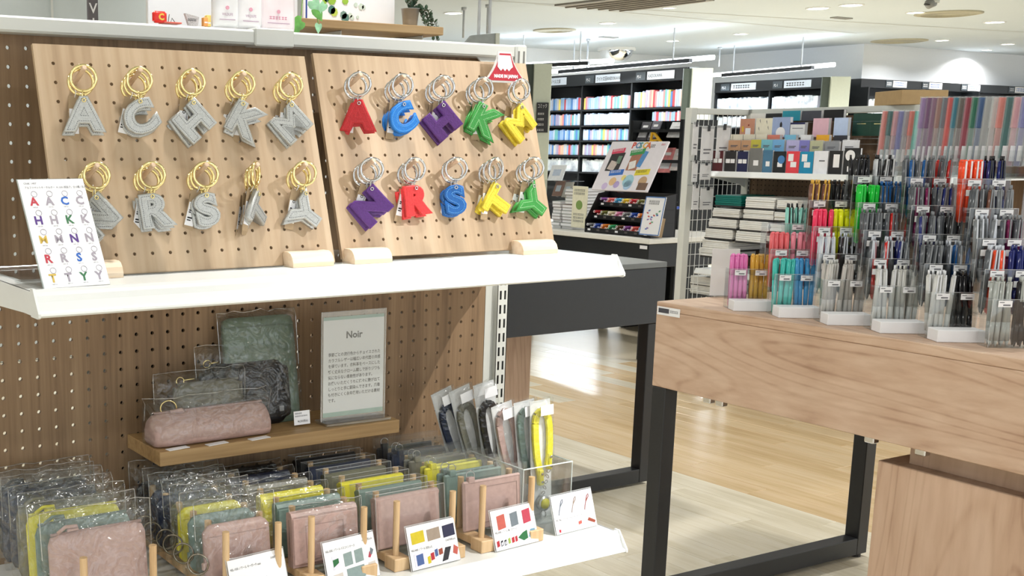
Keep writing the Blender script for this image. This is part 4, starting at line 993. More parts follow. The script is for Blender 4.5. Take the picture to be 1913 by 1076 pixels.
hold.matrix_basis=T(p.x,p.y,p.z)@RZ(ang)
hm.box(0,L_,-.012,-.010,-.005,.05).box(0,L_,.05,.052,-.005,.08).box(0,L_,-.01,.05,-.005,-.003)
for x in (0,L_/2,L_): hm.box(x-.002,x,-.010,.05,TZ+.0005-p.z,.05)
hm.build('clear_panel',clear('rack_acrylic'),hold)
# ================================================================== stationery rack behind the pens
SP=at(1321.7,320,'z',1.122)
RM=T(SP.x,SP.y,0)@RZ(TY); RI=RM.inverted()
uvec=Vector((math.cos(TY),math.sin(TY),0)); vvec=Vector((-math.sin(TY),math.cos(TY),0))
def onx(px,py,xl):
    """point on the rack plane local x = xl, in rack coordinates"""
    d=ray(px,py); s=(xl-(CAM-Vector((SP.x,SP.y,0))).dot(uvec))/d.dot(uvec)
    return RI@(CAM+d*s)
def ony(px,py,yl):
    d=ray(px,py); s=(yl-(CAM-Vector((SP.x,SP.y,0))).dot(vvec))/d.dot(vvec)
    return RI@(CAM+d*s)
r=thing('stationery_gondola',RM,'white steel gondola with wire end panel, holding notebooks and paper','shelving unit')
XB=.30; YN=-1.5
MB().box(XB,XB+.006,YN,0,.1,1.40).build('back_panel',wood('dark_pegboard',rgb(92,70,52),rgb(112,88,66),rgb(130,104,80),'z',26,.05,.6,40),r)
dots=MB()
for i in range(40):
    for j in range(12): dots.box(XB-.0008,XB-.0002,-.02-i*.025-.003,-.02-i*.025+.003,.80+j*.025-.003,.80+j*.025+.003)
dots.build('peg_hole',mat('hole_dark',rgb(52,38,28),.8),r)
ZT=ony(1340,203,0).z
MB().bbox(XB-.02,XB+.03,YN,.02,ZT-.030,ZT,.002).build('top_rail',GREYW,r)
MB().bbox(XB-.02,XB+.02,-.02,.02,0,ZT,.002).build('upright',GREYW,r)
m=MB()
for k in range(26): 
    for x in (XB-.012,XB+.004): m.box(x,x+.006,-.0215,-.0201,.55+k*.025,.566+k*.025)
m.build('slot',BLACKP,r)
FP=ony(1286,300,.02).x
fr=MB(); fr.bbox(FP-.022,FP+.022,-.0,.04,0,ZT+.002,.002); fr.bbox(FP+.022,XB-.022,.0,.036,ZT-.030,ZT,.002); fr.bbox(FP+.022,XB-.022,.0,.036,.10,.13,.002)
fr.build('end_frame',GREYW,r)
wr=MB(); n=11
for i in range(1,n): 
    x=FP+.022+(XB-.044-FP)*i/n; wr.cyl((x,.018,.13),(x,.018,ZT-.03),.0016,n=5)
for k in range(20): z=ZT-.09-.06*k; wr.cyl((FP+.022,.018,z),(XB-.022,.018,z),.0016,n=5)
wr.build('wire_grid',WHITE,r)
def rshelf(z,xf,lb):
    s=thing('metal_shelf',RM@T(0,0,z),lb,'shelf','white shelves of the stationery gondola')
    MB().box(xf+.004,XB-.002,YN,0,-.006,0).build('deck',WHITE,s)
    MB().prism([(xf+.004,.002),(xf,.002),(xf-.012,-.024),(xf-.010,-.028),(xf+.004,-.028)],YN,0).build('price_rail',WHITE,s,fix=True)
    MB().prism([(xf,-.006),(XB-.01,-.006),(XB-.01,-.09),(XB-.06,-.07),(xf+.02,-.03)],-.004,0).build('side_bracket',WHITE,s,fix=True)
rshelf(SP.z,0,'upper white shelf carrying the standing notebooks'); rshelf(.40,-.06,'lower white shelf of the stationery gondola near the floor')
rshelf(.62,-.04,'middle white shelf carrying the paper bundles')
def slab(px0,py0,px1,py1,xl,c,label,kind='notebook',th=.012,name='notebook',group='notebooks on the stationery gondola'):
    a=onx(px0,py1,xl); b=onx(px1,py1,xl); top=onx((px0+px1)/2,py0,xl)
    y0,y1=min(a.y,b.y),max(a.y,b.y); z0=a.z; z1=top.z
    t=thing(name,RM@T(xl,y0,z0),label,kind,group); w_=y1-y0; h=z1-z0
    mt=mat('cover_%d_%d_%d'%c,rgb(*c),.45,var=.04)
    MB().bbox(0,.0012,0,w_,0,h,.0003).build('cover',mt,t)
    MB().bbox(.0014,th,.001,w_-.001,.001,h-.001,.0003).build('pages',PAPER,t)
    MB().bbox(th+.0002,th+.0014,0,w_,0,h,.0003).build('back_cover',mt,t)
    return t,w_,h
def sticker(t,y0,y1,z0,z1,mt=None,nm='sticker'): MB().box(-.0012,-.0003,y0,y1,z0,z1).build(nm,mt or PAPER,t)
def disc(t,y,z,rr,mt): MB().cyl((-.0016,y,z),(-.0004,y,z),rr,n=20).build('round_mark',mt,t)
zs=SP.z
def clampz(t): pass
front=[(1330,282,1349,320,(86,26,34),'dark red pocket notebook standing at the left end of the upper shelf'),(1353,283,1373,321,(40,38,40),'black pocket notebook beside the dark red one'),(1376,283,1395,321,(24,28,74),'navy pocket notebook between the black and the grey one'),(1398,278,1421,323,(118,118,116),'grey notebook with white label beside the navy one'),(1423,281,1441,323,(72,118,150),'steel blue notebook with white label'),(1443,283,1466,323,(20,22,26),'black notebook with a round blue emblem'),(1467,283,1491,324,(228,66,76),'coral red notebook with white arch label'),(1492,284,1517,325,(22,142,184),'cyan notebook with white arch label'),(1518,283,1544,326,(240,242,248),'white notebook beside the cyan one'),(1546,283,1571,327,(28,28,32),'black notebook with white labels beside the white one'),(1574,278,1604,328,(30,30,34),'black notebook with a large white disc')]
# shelf front row stands on the deck
for k,(x0,y0,x1,y1,c,lb) in enumerate(front):
    t,w_,h=slab(x0,y0,x1,y1,.018,c,lb); 
    t.matrix_basis=RM@T(.018,(RI@t.matrix_basis.translation).y,zs+.0006)
    if k<3: sticker(t,.006,w_/2-.002,h*.42,h*.62); sticker(t,w_/2+.002,w_-.006,h*.42,h*.62)
    elif k in (3,4,5): sticker(t,w_*.25,w_*.65,h*.28,h*.50)
    elif k in (6,7): sticker(t,w_*.45,w_*.85,h*.55,h*.88); sticker(t,w_*.2,w_*.65,h*.28,h*.52)
    elif k==8: sticker(t,w_*.2,w_*.6,h*.55,h*.6,GREYINK,'print')
    elif k==9: sticker(t,w_*.2,w_*.65,h*.3,h*.85)
    if k==5: disc(t,w_*.35,h*.62,w_*.28,mat('emblem_blue',rgb(72,130,190),.4))
    if k==10: disc(t,w_*.62,h*.72,w_*.30,PAPER); sticker(t,w_*.4,w_*.75,h*.12,h*.32)
second=[(1360,262,1383,275,(206,160,122),'kraft ring memo pad, left of a pair in the second step'),(1384,262,1402,275,(204,158,120),'kraft ring memo pad, right of a pair in the second step'),(1402,261,1421,275,(204,194,76),'yellow ring memo pad in the second step'),(1421,261,1442,276,(126,196,210),'aqua ring memo pad in the second step'),(1442,261,1464,277,(120,180,226),'sky blue ring memo pad in the second step'),(1468,262,1492,278,(190,186,230),'lavender ring memo pad in the second step'),(1492,262,1511,278,(134,132,204),'violet ring memo pad in the second step'),(1512,263,1536,279,(196,196,160),'cream ring memo pad in the second step'),(1540,264,1566,279,(150,152,156),'grey ring memo pad in the second step'),(1572,262,1600,280,(236,236,240),'white ring memo pad at the right of the second step')]
third=[(1364,251,1387,260,(232,226,206),'cream card box, first of the third step'),(1388,251,1410,260,(234,228,208),'cream card box, second of the third step'),(1411,251,1432,260,(236,230,210),'cream card box, third of the third step'),(1433,252,1456,260,(222,132,112),'coral card box in the third step'),(1465,252,1486,260,(128,196,226),'light blue card box in the third step'),(1495,252,1514,260,(240,240,240),'white card box in the third step'),(1524,252,1548,261,(244,180,48),'amber card box in the third step'),(1557,253,1582,261,(48,48,58),'charcoal card box in the third step')]
fourth=[(1381,222,1408,251,(206,148,122),'terracotta memo pad with a small house picture'),(1410,221,1441,251,(238,232,210),'cream memo pad with feather drawings'),(1441,219,1474,251,(160,178,216),'periwinkle memo pad with a penguin drawing'),(1475,229,1502,251,(232,232,232),'white memo pad with navy top band'),(1517,221,1546,250,(230,186,200),'pale pink memo pad with cardboard spine'),(1556,220,1582,250,(196,214,246),'pale blue memo pad beside the pink one')]
fifth=[(1401,212,1429,221,(232,232,226),'white box on the top step'),(1430,212,1460,221,(28,30,32),'black notebook on the top step, left one'),(1461,207,1494,220,(36,146,166),'teal notebook on the top step'),(1497,207,1533,220,(68,70,80),'charcoal notebook on the top step'),(1538,205,1575,220,(14,14,18),'black notebook on the top step, right one'),(1591,212,1624,248,(28,66,52),'dark green boxed diary, left of a pair'),(1624,212,1652,248,(28,66,52),'dark green boxed diary, right of a pair')]
def step(z0,z1,x0,x1): return MB().box(x0,x1,YN+.02,-.03,z0,z1)
for lst,xl,th in ((second,.075,.016),(third,.120,.02),(fourth,.165,.02),(fifth,.225,.02)):
    for k,(x0,y0,x1,y1,c,lb) in enumerate(lst):
        ring='ring memo' in lb
        t,w_,h=slab(x0,y0,x1,y1+6,xl,c,lb,'memo pad' if xl<.2 else 'notebook',th,'memo_pad' if xl<.2 else 'notebook','memo pads and boxes on the stepped rack')
        if ring:
            m=MB()
            for q in range(9): m.ring((.006,w_*(q+.5)/9,h),(0,1,0),.004,.0007,8,4)
            m.build('wire_ring',mat('wire_grey',rgb(190,190,190),.3,.8),t)
            sticker(t,w_*.25,w_*.8,h*.45,h*.52,GREYINK,'print'); sticker(t,w_*.35,w_*.8,h*.34,h*.40,GREYINK,'print')
        if 'house' in lb: sticker(t,w_*.25,w_*.6,h*.15,h*.5); disc(t,w_*.4,h*.66,.004,mat('mark_red',rgb(150,50,40),.5)); sticker(t,w_*.72,w_*.85,h*.3,h*.6,mat('mark_yellow',rgb(224,180,60),.5),'print')
        if 'feather' in lb: 
            for (a,b_) in ((.3,.7),(.7,.75),(.2,.4),(.75,.35)): MB().prismx([(w_*a,h*b_),(w_*a+.006,h*b_+.012),(w_*a+.004,h*b_+.02)],-.0013,-.0004).build('print',GREYINK,t)
        if 'penguin' in lb: disc(t,w_*.5,h*.24,w_*.26,PAPER); MB().prismx([(w_*.45,h*.40),(w_*.55,h*.40),(w_*.56,h*.68),(w_*.5,h*.78),(w_*.44,h*.68)],-.0014,-.0004).build('print',INK,t)
        if 'navy top' in lb: sticker(t,0,w_,h*.88,h,mat('band_navy',rgb(30,34,84),.5),'band'); sticker(t,w_*.12,w_*.85,h*.6,h*.64,GREYINK,'print')
        if 'diary' in lb: sticker(t,w_*.25,w_*.75,h*.52,h*.55,GOLD,'foil_print')
st=thing('stepped_riser',RM@T(0,0,zs),'clear stepped riser under the memo pads on the upper shelf','riser')
z2=onx(1480,285,.075).z-zs; z3=onx(1480,268,.120).z-zs; z4=onx(1480,258,.165).z-zs; z5=onx(1480,228,.225).z-zs
m=MB()
for x0,x1,z in ((.070,.112,z2-.001),(.115,.160,z3-.001),(.162,.220,z4-.001),(.222,.29,z5-.001)): m.box(x0,x1,YN+.02,-.03,max(.001,z-.004),z)
for x in (.070,.115,.162,.222,.288): m.box(x,x+.002,YN+.02,-.03,.0005,.02)
m.build('tier',ACRYL,st)
# paper bundles
PB_=[(1334,366,1385,386,'teal'),(1391,370,1448,391,'w'),(1449,375,1490,393,'w'),(1330,391,1382,407,'w'),(1387,394,1445,411,'w'),(1444,398,1488,414,'w'),(1322,411,1376,427,'w'),(1380,415,1436,432,'w'),(1437,420,1470,434,'w'),(1315,430,1368,447,'w'),(1372,435,1430,454,'w'),(1430,441,1442,452,'w'),(1310,451,1362,468,'w'),(1304,466,1350,480,'w'),(1288,520,1337,534,'w'),(1287,536,1336,552,'w')]
def xz_of(i): return -.02
for i,(x0,y0,x1,y1,c) in enumerate(PB_):
    xl=.01
    a=onx(x0,y1,xl);b=onx(x1,y1,xl);tp=onx((x0+x1)/2,y0,xl); ya,yb=min(a.y,b.y),max(a.y,b.y); h=tp.z-a.z; z0=(a.z+b.z)/2; w_=yb-ya
    lb=('teal paper bundle' if c=='teal' else 'white paper bundle with dark covers')+', '+('top row, leftmost','top row, middle','top row, right beside the pens','second row, left','second row, middle','second row, right','third row, left','third row, middle','third row, right','fourth row, left','fourth row, middle','fourth row, narrow end at right','fifth row, left','bottom of the upright stack','on the low shelf behind the wire panel, upper','on the low shelf behind the wire panel, lower')[i]
    t=thing('paper_bundle',RM@T(xl,ya,z0),lb,'paper','paper bundles on the stationery gondola')
    rr=random.Random(i); m=MB(); nl=5
    pm_=mat('bundle_teal',rgb(0,112,104),.5) if c=='teal' else mat('bundle_white',rgb(232,232,228),.6,var=.03)
    for q in range(nl):
        z_a=h*(.10+.88*q/nl); z_b=h*(.10+.88*(q+1)/nl)-h*.012; o_=rr.uniform(-.003,.003)
        m.bbox(o_,.25,.002+rr.uniform(0,.004),w_-.002-rr.uniform(0,.004),z_a,z_b,.0008)
    m.build('sheets',pm_,t)
    MB().bbox(-.001,.25,0,w_,0,h*.09,.0006).build('cover_sheet',mat('bundle_dark',rgb(20,42,46) if i%2 else rgb(64,62,62),.5),t)
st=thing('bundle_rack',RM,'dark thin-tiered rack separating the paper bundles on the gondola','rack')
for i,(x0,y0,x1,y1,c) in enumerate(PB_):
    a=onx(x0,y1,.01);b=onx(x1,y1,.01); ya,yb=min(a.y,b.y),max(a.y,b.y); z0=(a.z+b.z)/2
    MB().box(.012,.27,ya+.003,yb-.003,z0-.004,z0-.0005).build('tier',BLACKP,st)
# hanging packs on the wire panel
hp=[(1291,228,1301,290),(1307,236,1330,300),(1336,234,1360,296),(1291,300,1301,340),(1306,305,1326,336),(1291,345,1303,392),(1306,350,1330,392)]
for i,(x0,y0,x1,y1) in enumerate(hp):
    yl=-.03-.012*(i%3); a=ony(x0,y1,yl);b=ony(x1,y1,yl);tp=ony(x0,y0,yl)
    t=thing('hanging_pack',RM@T(a.x,yl,a.z),'white backing card pack hanging on the wire panel, '+('top row left','top row middle','top row right','middle row left','middle row right','low row left','low row right')[i],'pack','hanging packs on the wire panel')
    w_=b.x-a.x;h=tp.z-a.z
    MB().bbox(0,w_,-.004,0,0,h,.0006).build('card',mat('pack_card',rgb(224,224,226),.5,var=.02),t)
    MB().box(w_*.2,w_*.8,-.0046,-.0042,h*.30,h*.34).box(w_*.2,w_*.7,-.0046,-.0042,h*.20,h*.24).build('print',GREYINK,t)
    MB().box(0,w_,-.0047,-.0042,h*.93,h).build('top_band',mat('pack_band',rgb(176,178,180),.5),t)
    MB().bbox(w_*.42,w_*.58,-.012,-.0046,h*.86,h*1.04,.001).cyl((w_*.5,-.01,h*.96),(w_*.5,.055,h*.97),.0014,n=5).build('hook',mat('hook_dark',rgb(70,72,76),.35,.5),t)
# cardboard carton on top
p=ony(1684,168,-1.0)
_c=RM@onx(1683,195,.22); _D=(_c-CAM).dot(CF); a=_c.copy(); a.z=ZT+.0005; b=atd(1770,195,_D); tp=atd(1684,168,_D)
t=thing('cardboard_carton',T(a.x,a.y,a.z)@RZ(R(-30)),'brown cardboard carton on top of the far shelving behind the pen cases','box')
w_=(b-a).length; h=tp.z-a.z
MB().bbox(0,w_,0,.25,0,h,.002).build('box_body',mat('carton_brown',rgb(186,156,112),.7,var=.04),t); MB().box(w_*.42,w_*.5,-.001,.25,h,h+.0012).build('tape',mat('carton_tape',rgb(204,180,140),.3),t)
# ================================================================== background
def led_bar(p,q,label,up=True,watt=BAR_W):
    """black carrier with a white LED tube along p-q; the lamp shines up and down"""
    d=q-p; L_=d.length; ang=math.atan2(d.y,d.x); t=thing('led_bar',T(*p)@RZ(ang),label,'light bar','LED light bars over the bookcases')
    MB().bbox(0,L_,-.03,.03,0,.05,.004).build('carrier',BLACKM,t)
    MB().bbox(-.3,L_+.35,-.11,-.05,.02,.075,.01).build('tube',glow('led_tube',(.9,.96,1,1),5.0),t)
    for x in (L_*.12,L_*.88): MB().cyl((x,0,.05),(x,0,H-p.z),.010,n=8).build('hanger_rod',mat('rod_grey',rgb(196,200,204),.4),t)
    for s in ((1,-1) if up else (-1,)):
        l=bpy.data.lights.new('led_lamp','AREA'); l.shape='RECTANGLE'; l.size=L_+.5; l.size_y=.08; l.energy=watt*(.13 if s>0 else 1.0); l.color=(.86,.94,1)
        lo=bpy.data.objects.new('led_lamp',l); COL.objects.link(lo); lo.parent=t
        lo.matrix_basis=T(L_/2,-.08,.10 if s>0 else -.02)@(RX(math.pi) if s>0 else RX(R(28)))
    return t
unit=MB().bbox(0,1,0,1,0,1,.04).mesh('book')
BCOL=[(206,218,240),(186,204,236),(160,190,236),(222,218,206),(204,206,220),(156,190,226),(90,140,200),(250,226,120),(236,150,150),(206,80,90),(120,190,190),(60,70,110),(180,170,200),(244,200,170),(120,120,130),(40,44,56)]
BM_=[]
for c in BCOL:
    m=unit.copy(); m.materials.append(mat('book_%d_%d_%d'%c,rgb(*c),.45,var=.05,scale=3)); BM_.append(m)
NB=[0]; STUFF=MB()
def books(M,y0,y1,z,hmax,rg,pal,label,wmin=.018,wmax=.032,indiv=True,depth=.13):
    """a row of upright books along local y, spines facing -x"""
    y=y0
    while y<y1-.02:
        w_=rg.uniform(wmin,wmax); h=hmax*rg.uniform(.86,1.0); i=rg.choice(pal)
        if indiv and NB[0]<300:
            o=link('book',BM_[i],None,M@T(.0,y,z)@Matrix.Diagonal((depth,w_*.96,h,1))); tag(o,label,'book','books on the far bookcases'); NB[0]+=1
        else: STUFF.box(0,depth,y,y+w_*.96,z,z+h,M)
        y+=w_
PAL=[0,0,1,1,2,3,4,4,5,5,6,7,8,9,10,12,13]; PALB=[0,0,0,1,1,1,4,4,2,3,8,14,12]; PALT=[5,10,10,2,6,0,1]; PALW=[0,0,1,1,4]
BZT=2.2
def bookcase(x,ys,label,sign,nshelf,skip=0):
    yA,yB=min(ys),max(ys); t=thing('bookcase',(x,yA,0),label,'bookcase','black bookcases at the back of the store')
    W_=yB-yA
    MB().box(.28,.30,0,W_,0,BZT).build('back',BLACKSHELF,t)
    for y in sorted(ys): MB().box(0,.28,y-yA-.012,y-yA+.012,0,BZT).build('upright',BLACKSHELF,t)
    MB().box(-.02,.28,0,W_,BZT-.15,BZT).build('header',BLACKSHELF,t)
    MB().box(.0,.28,0,W_,0,.25).build('plinth',BLACKSHELF,t)
    for i,(y0,y1) in enumerate(zip(sorted(ys),sorted(ys)[1:])):
        for k,z in enumerate(nshelf): MB().box(0,.28,y0-yA+.013,y1-yA-.013,z-.022,z).build('shelf_board',BLACKSHELF,t)
    srt=sorted(ys)
    for i,(a,s,num) in enumerate(sign):
        p=MB().box(-.026,-.0205,a-yA-.26,a-yA+.18,BZT-.125,BZT-.025).build('sign_plate',mat('sign_plate',rgb(214,222,232),.5),t)
        (text(s,.062,INK,p,T(-.0275,a-yA+.16,BZT-.10)@RZ(-math.pi/2),sx=.62) if s else scribble(.30,.045,INK,p,T(-.0275,a-yA+.14,BZT-.098)@RZ(-math.pi/2),7,i))
        q=MB().box(-.025,-.0205,a-yA+.21,a-yA+.37,BZT-.125,BZT-.025).build('number_plate',mat('number_plate',rgb(70,78,84),.5),t)
        text(num,.055,PAPER,q,T(-.0265,a-yA+.35,BZT-.10)@RZ(-math.pi/2),sx=.7)
    return t
rg=random.Random(21)
# --- row A
XA=11.0; ya=[at(px,200,'x',XA).y for px in (1282,1178,1086,985)]
SHA=[.45,.68,.90,1.12,1.32,1.52,1.73]
bookcase(XA,ya,'black bookcase wall full of paperbacks, left group behind the marker table',[((ya[0]+ya[1])/2,'KADOKAWA','P3-1'),((ya[1]+ya[2])/2,'ライト文芸/KADOKAWA','P3-2'),((ya[2]+ya[3])/2,'ライトノベル文庫','P3-3')],SHA)
MA=T(XA+.03,0,0)
shn=['lowest','second lowest','third lowest','fourth','fifth','sixth','topmost']
for b in range(3):
    y0,y1=ya[b]+.02,ya[b+1]-.02
    for k in range(6,1,-1):
        z=SHA[k]; hh=(SHA[k+1]-z if k<6 else .30)-.045; hh=min(hh,.175 if b<2 or k<6 else .17)
        pal=PALT if (k==4 and b==2) else PALW if (b==1 and k==5) else PAL
        if b==0 and k==6: hh=.22
        lb='small paperback on the %s shelf of the left bookcase wall, %s bay'%(shn[k],('right','middle','left')[b])
        books(MA,y0,y1 if not(b==0 and k<6) else y0+.55,z+.001,hh,rg,pal,lb,indiv=(k>=3),wmin=.026,wmax=.042)
# --- row B
XB2=14.2; yb=[at(px,180,'x',XB2).y for px in (1536,1437,1336)]
SHB=[.5,.8,1.05,1.30,1.53,1.76]
bookcase(XB2,yb,'black bookcase wall, middle group above the stationery gondola',[((yb[0]+yb[1])/2,'','P2-1'),((yb[1]+yb[2])/2,'','P2-2')],SHB)
MBt=T(XB2+.03,0,0)
for b in range(2):
    for k in (5,4): books(MBt,yb[b]+.02,yb[b+1]-.02,SHB[k]+.001,.21 if k==5 else .17,rg,PALB,'tall book on the %s shelf of the middle bookcase wall, %s bay'%(('upper' if k==5 else 'lower'),('right','left')[b]),indiv=True,wmin=.03,wmax=.05)
# --- row C, against the right wall, facing -y
YC=9.0
t=thing('bookcase',(15.4,YC,0),'black bookcase wall along the white wall at the right','bookcase','black bookcases at the back of the store')
x1=at(1606,160,'y',YC).x; x2=at(1990,170,'y',YC).x; x0=15.4
MB().box(x1-x0,x2-x0,.12,.15,0,BZT).build('back',BLACKSHELF,t); MB().box(x1-x0,x2-x0,-.02,.12,BZT-.12,BZT).build('header',BLACKSHELF,t)
xs=[x1+(x2-x1)*i/4 for i in range(5)]
for x in xs: MB().box(x-x0-.015,x-x0+.015,-.15,.12,0,BZT-.12).build('upright',BLACKSHELF,t)
for z in (.5,.9,1.3,1.7): MB().box(x1-x0,x2-x0,-.15,.12,z-.025,z).build('shelf_board',BLACKSHELF,t)
for px in (1678,1745,1817,1905):
    x=at(px,160,'y',YC).x-x0
    p=MB().box(x-.16,x+.16,-.028,-.0205,BZT-.10,BZT-.01).build('sign_plate',PAPER,t); scribble(.22,.045,mat('blue_ink',rgb(60,110,190),.6),p,T(x-.13,-.0285,BZT-.075),6,px)
    q=MB().box(x-.33,x-.18,-.028,-.0205,BZT-.10,BZT-.01).build('number_plate',mat('number_plate',rgb(70,78,84),.5),t); scribble(.11,.04,PAPER,q,T(x-.31,-.0285,BZT-.075),4,px)
MC=T(0,YC-.12,0)@RZ(math.pi/2)
for i in range(4): books(MC,-(xs[i+1]-.03),-(xs[i]+.03),1.701,.22,rg,PALB,'tall book on the bookcase along the right wall',wmin=.03,wmax=.05)
so=STUFF.build('books',mat('book_rest',rgb(206,216,236),.5,var=.5,scale=9),None)
tag(so,'further small paperbacks filling the low shelves of the far bookcases','books',kind='stuff')
# --- end panels and posts
def end_panel(px0,px1,py,D,zt,label,c,dark=True):
    a=atd(px0,py,D);b=atd(px1,py,D); d=b-a; ang=math.atan2(d.y,d.x); w_=(d.x**2+d.y**2)**.5
    t=thing('end_panel',T(a.x,a.y,0)@RZ(ang),label,'panel','pale end panels of the book aisles')
    if dark: MB().bbox(0,w_*.28,.03,.06,0,zt-.005,.003).build('dark_side',mat('end_dark',rgb(66,76,68),.5),t)
    MB().bbox(w_*(.28 if dark else 0),w_,0,.05,0,zt,.004).build('face',mat('end_pale',rgb(214,222,208),.6,var=.02),t)
    return t,w_
t,w_=end_panel(984,1030,160,12.0,2.08,'pale end panel with a black menu sign right of the pegboard',None)
a=(1004-984)/46*w_; b=(1026-984)/46*w_
sg=MB().bbox(a,b,-.02,-.004,1.25+(272-248)*12/2168,1.25+(272-193)*12/2168,.002).build('notice_board',BLACKP,t)
text('コミック',.05,PAPER,sg,T(a+.006,-.022,1.635),sx=.5)
for k in range(4): scribble(.07,.018,PAPER,sg,T(a+.012,-.0205,1.565-k*.055),4,k)
end_panel(1277,1330,170,13.3,2.13,'pale end panel between the left and the middle bookcases',None)
end_panel(1537,1588,170,14.8,2.13,'pale end panel right of the middle bookcases',None)
led_bar(at(1290,117,'z',2.26),at(1045,138,'z',2.26),'LED light bar over the left bookcase wall')
led_bar(at(1518,130,'z',2.26),at(1350,144,'z',2.26),'LED light bar over the middle bookcase wall')
led_bar(at(1100,122,'z',2.27),at(960,128,'z',2.27),'LED light bar at the left, behind the pale end panel')
# hanging rods
for k,(px,py0,py1,lb) in enumerate(((867,14,70,'thin grey ceiling rod left of the grey hanging board'),(912,9,62,'thin grey ceiling rod behind the grey hanging board'),(1099,73,128,'white ceiling rod holding the left light bar'),(1345,88,124,'white ceiling rod holding the middle light bar'))):
    p=at(px,py0,'z',H); D=(p-CAM).dot(CF); q=atd(px,py1,D)
    o=MB().cyl((0,0,0),(0,0,q.z-p.z),.012,n=8).cyl((0,0,0),(0,0,-.03),.03,n=12).build('ceiling_rod',mat('rod_grey',rgb(196,200,204),.4),None,True,M=T(*p)); tag(o,lb,'rod','ceiling rods')
# grey hanging board
a=atd(872,80,4.2); 
t=thing('hanging_board',T(*atd(870,80,4.2))@RZ(R(-15)),'grey board with pale edge above the gondola end','board')
pp=[atd(870,80,4.2),atd(882,66,4.2),atd(931,61,4.2),atd(931,84,4.2)]
I_=t.matrix_basis.inverted(); qq=[I_@p for p in pp]
MB().prism([(p.x,p.z) for p in qq],0,.02).build('face',mat('board_grey',rgb(150,156,154),.6),t,fix=True); MB().box(qq[2].x,qq[2].x+.015,-.005,.02,qq[3].z,qq[2].z).build('edge',mat('board_edge',rgb(206,210,196),.6),t)
MB().cyl((qq[1].x+.03,.01,qq[1].z),(qq[1].x+.03,.01,H-t.matrix_basis.translation.z),.006,n=8).cyl((qq[2].x-.02,.01,qq[2].z),(qq[2].x-.02,.01,H-t.matrix_basis.translation.z),.006,n=8).build('rod',mat('rod_grey',rgb(196,200,204),.4),t)
# convex mirror
p=at(1152,90,'z',H)
t=thing('dome_mirror',(p.x,p.y,H),'half dome convex mirror on the ceiling over the left bookcases','mirror')
r_=.25
MB().lathe([(r_*math.cos(a),-.03-.78*r_*math.sin(a)) for a in [i*math.pi/2/12 for i in range(13)]],32).build('mirror_dome',metal('mirror_chrome',(.86,.87,.88,1),.03),t,True)
MB().lathe([(r_*1.12,0),(r_*1.12,-.035),(r_*.99,-.04),(r_*.99,0)],32).build('rim',WHITE,t,True)
# ceiling vents and unit
pts=[at(x,y,'z',H) for x,y in ((1036,8),(1178,17.5),(1335,-2),(1210,-12))]
t=thing('ceiling_unit',(pts[0].x,pts[0].y,H),'large grey square air unit set in the ceiling','air unit')
c0=Vector((pts[0].x,pts[0].y,0)); MB().add([(p.x-c0.x,p.y-c0.y,-.02) for p in pts]+[(p.x-c0.x,p.y-c0.y,0) for p in pts],[(0,1,2,3),(0,4,5,1),(1,5,6,2),(2,6,7,3),(3,7,4,0)]).build('panel',mat('unit_grey',rgb(150,146,138),.6),t,fix=True)
for k in range(1,7):
    a=pts[0].lerp(pts[1],k/7)-pts[0]; b=pts[3].lerp(pts[2],k/7)-pts[0]
    MB().cyl((a.x,a.y,-.022),(b.x,b.y,-.022),.012,n=6).build('louvre',mat('unit_louvre',rgb(128,124,118),.6),t)
for k,(px,py,rx,lb) in enumerate(((1772,25,.34,'round ceiling vent at the right, ringed and beige'),(1036,56,.27,'round ceiling vent with four small lamps left of the mirror'),(1680,76,.36,'far round ceiling vent over the right wall'))):
    p=at(px,py,'z',H); t=thing('ceiling_vent',(p.x,p.y,H),lb,'ceiling vent','round ceiling vents')
    bm=mat('vent_beige',rgb(176,172,150),.6)
    MB().lathe([(rx,0),(rx,-.01),(rx*.8,-.02),(rx*.8,-.012),(rx*.6,-.02),(rx*.6,-.012),(rx*.4,-.02),(rx*.4,-.012),(0,-.012)],32).build('diffuser',bm,t,True)
for k,(px,py,lb) in enumerate(((1525,91.5,'dark slot vent in the ceiling beside a far downlight'),(1572,33,'small slot vent in the ceiling near the rimmed downlights'),(1137,69,'small dark ceiling slot above the convex mirror'))):
    p=at(px,py,'z',H); t=thing('slot_vent',(p.x,p.y,H),lb,'ceiling vent','slot vents'); MB().bbox(-.14,.14,-.05,.05,-.012,0,.003).build('frame',mat('slot_vent',rgb(150,150,146),.6),t); MB().box(-.12,.12,-.03,.03,-.0125,-.0121).build('slot_opening',mat('slot_dark',rgb(96,96,92),.6),t)
p=at(1745,0,'z',H); t=thing('security_camera',(p.x,p.y,H),'grey tube shaped camera on the ceiling at the upper right','camera')
q=atd(1733,9,(p-CAM).dot(CF))-p
MB().cyl((0,0,-.02),(q.x,q.y,q.z-.0),.045,n=16).build('tube',mat('camera_grey',rgb(140,142,140),.4),t,True); MB().cyl((0,0,0),(0,0,-.03),.05,n=16).build('mount',GREYW,t,True)
MB().cyl((q.x,q.y,q.z),(q.x*1.03,q.y*1.03,q.z*1.03-.004),.036,n=16).build('lens',BLACKP,t,True)

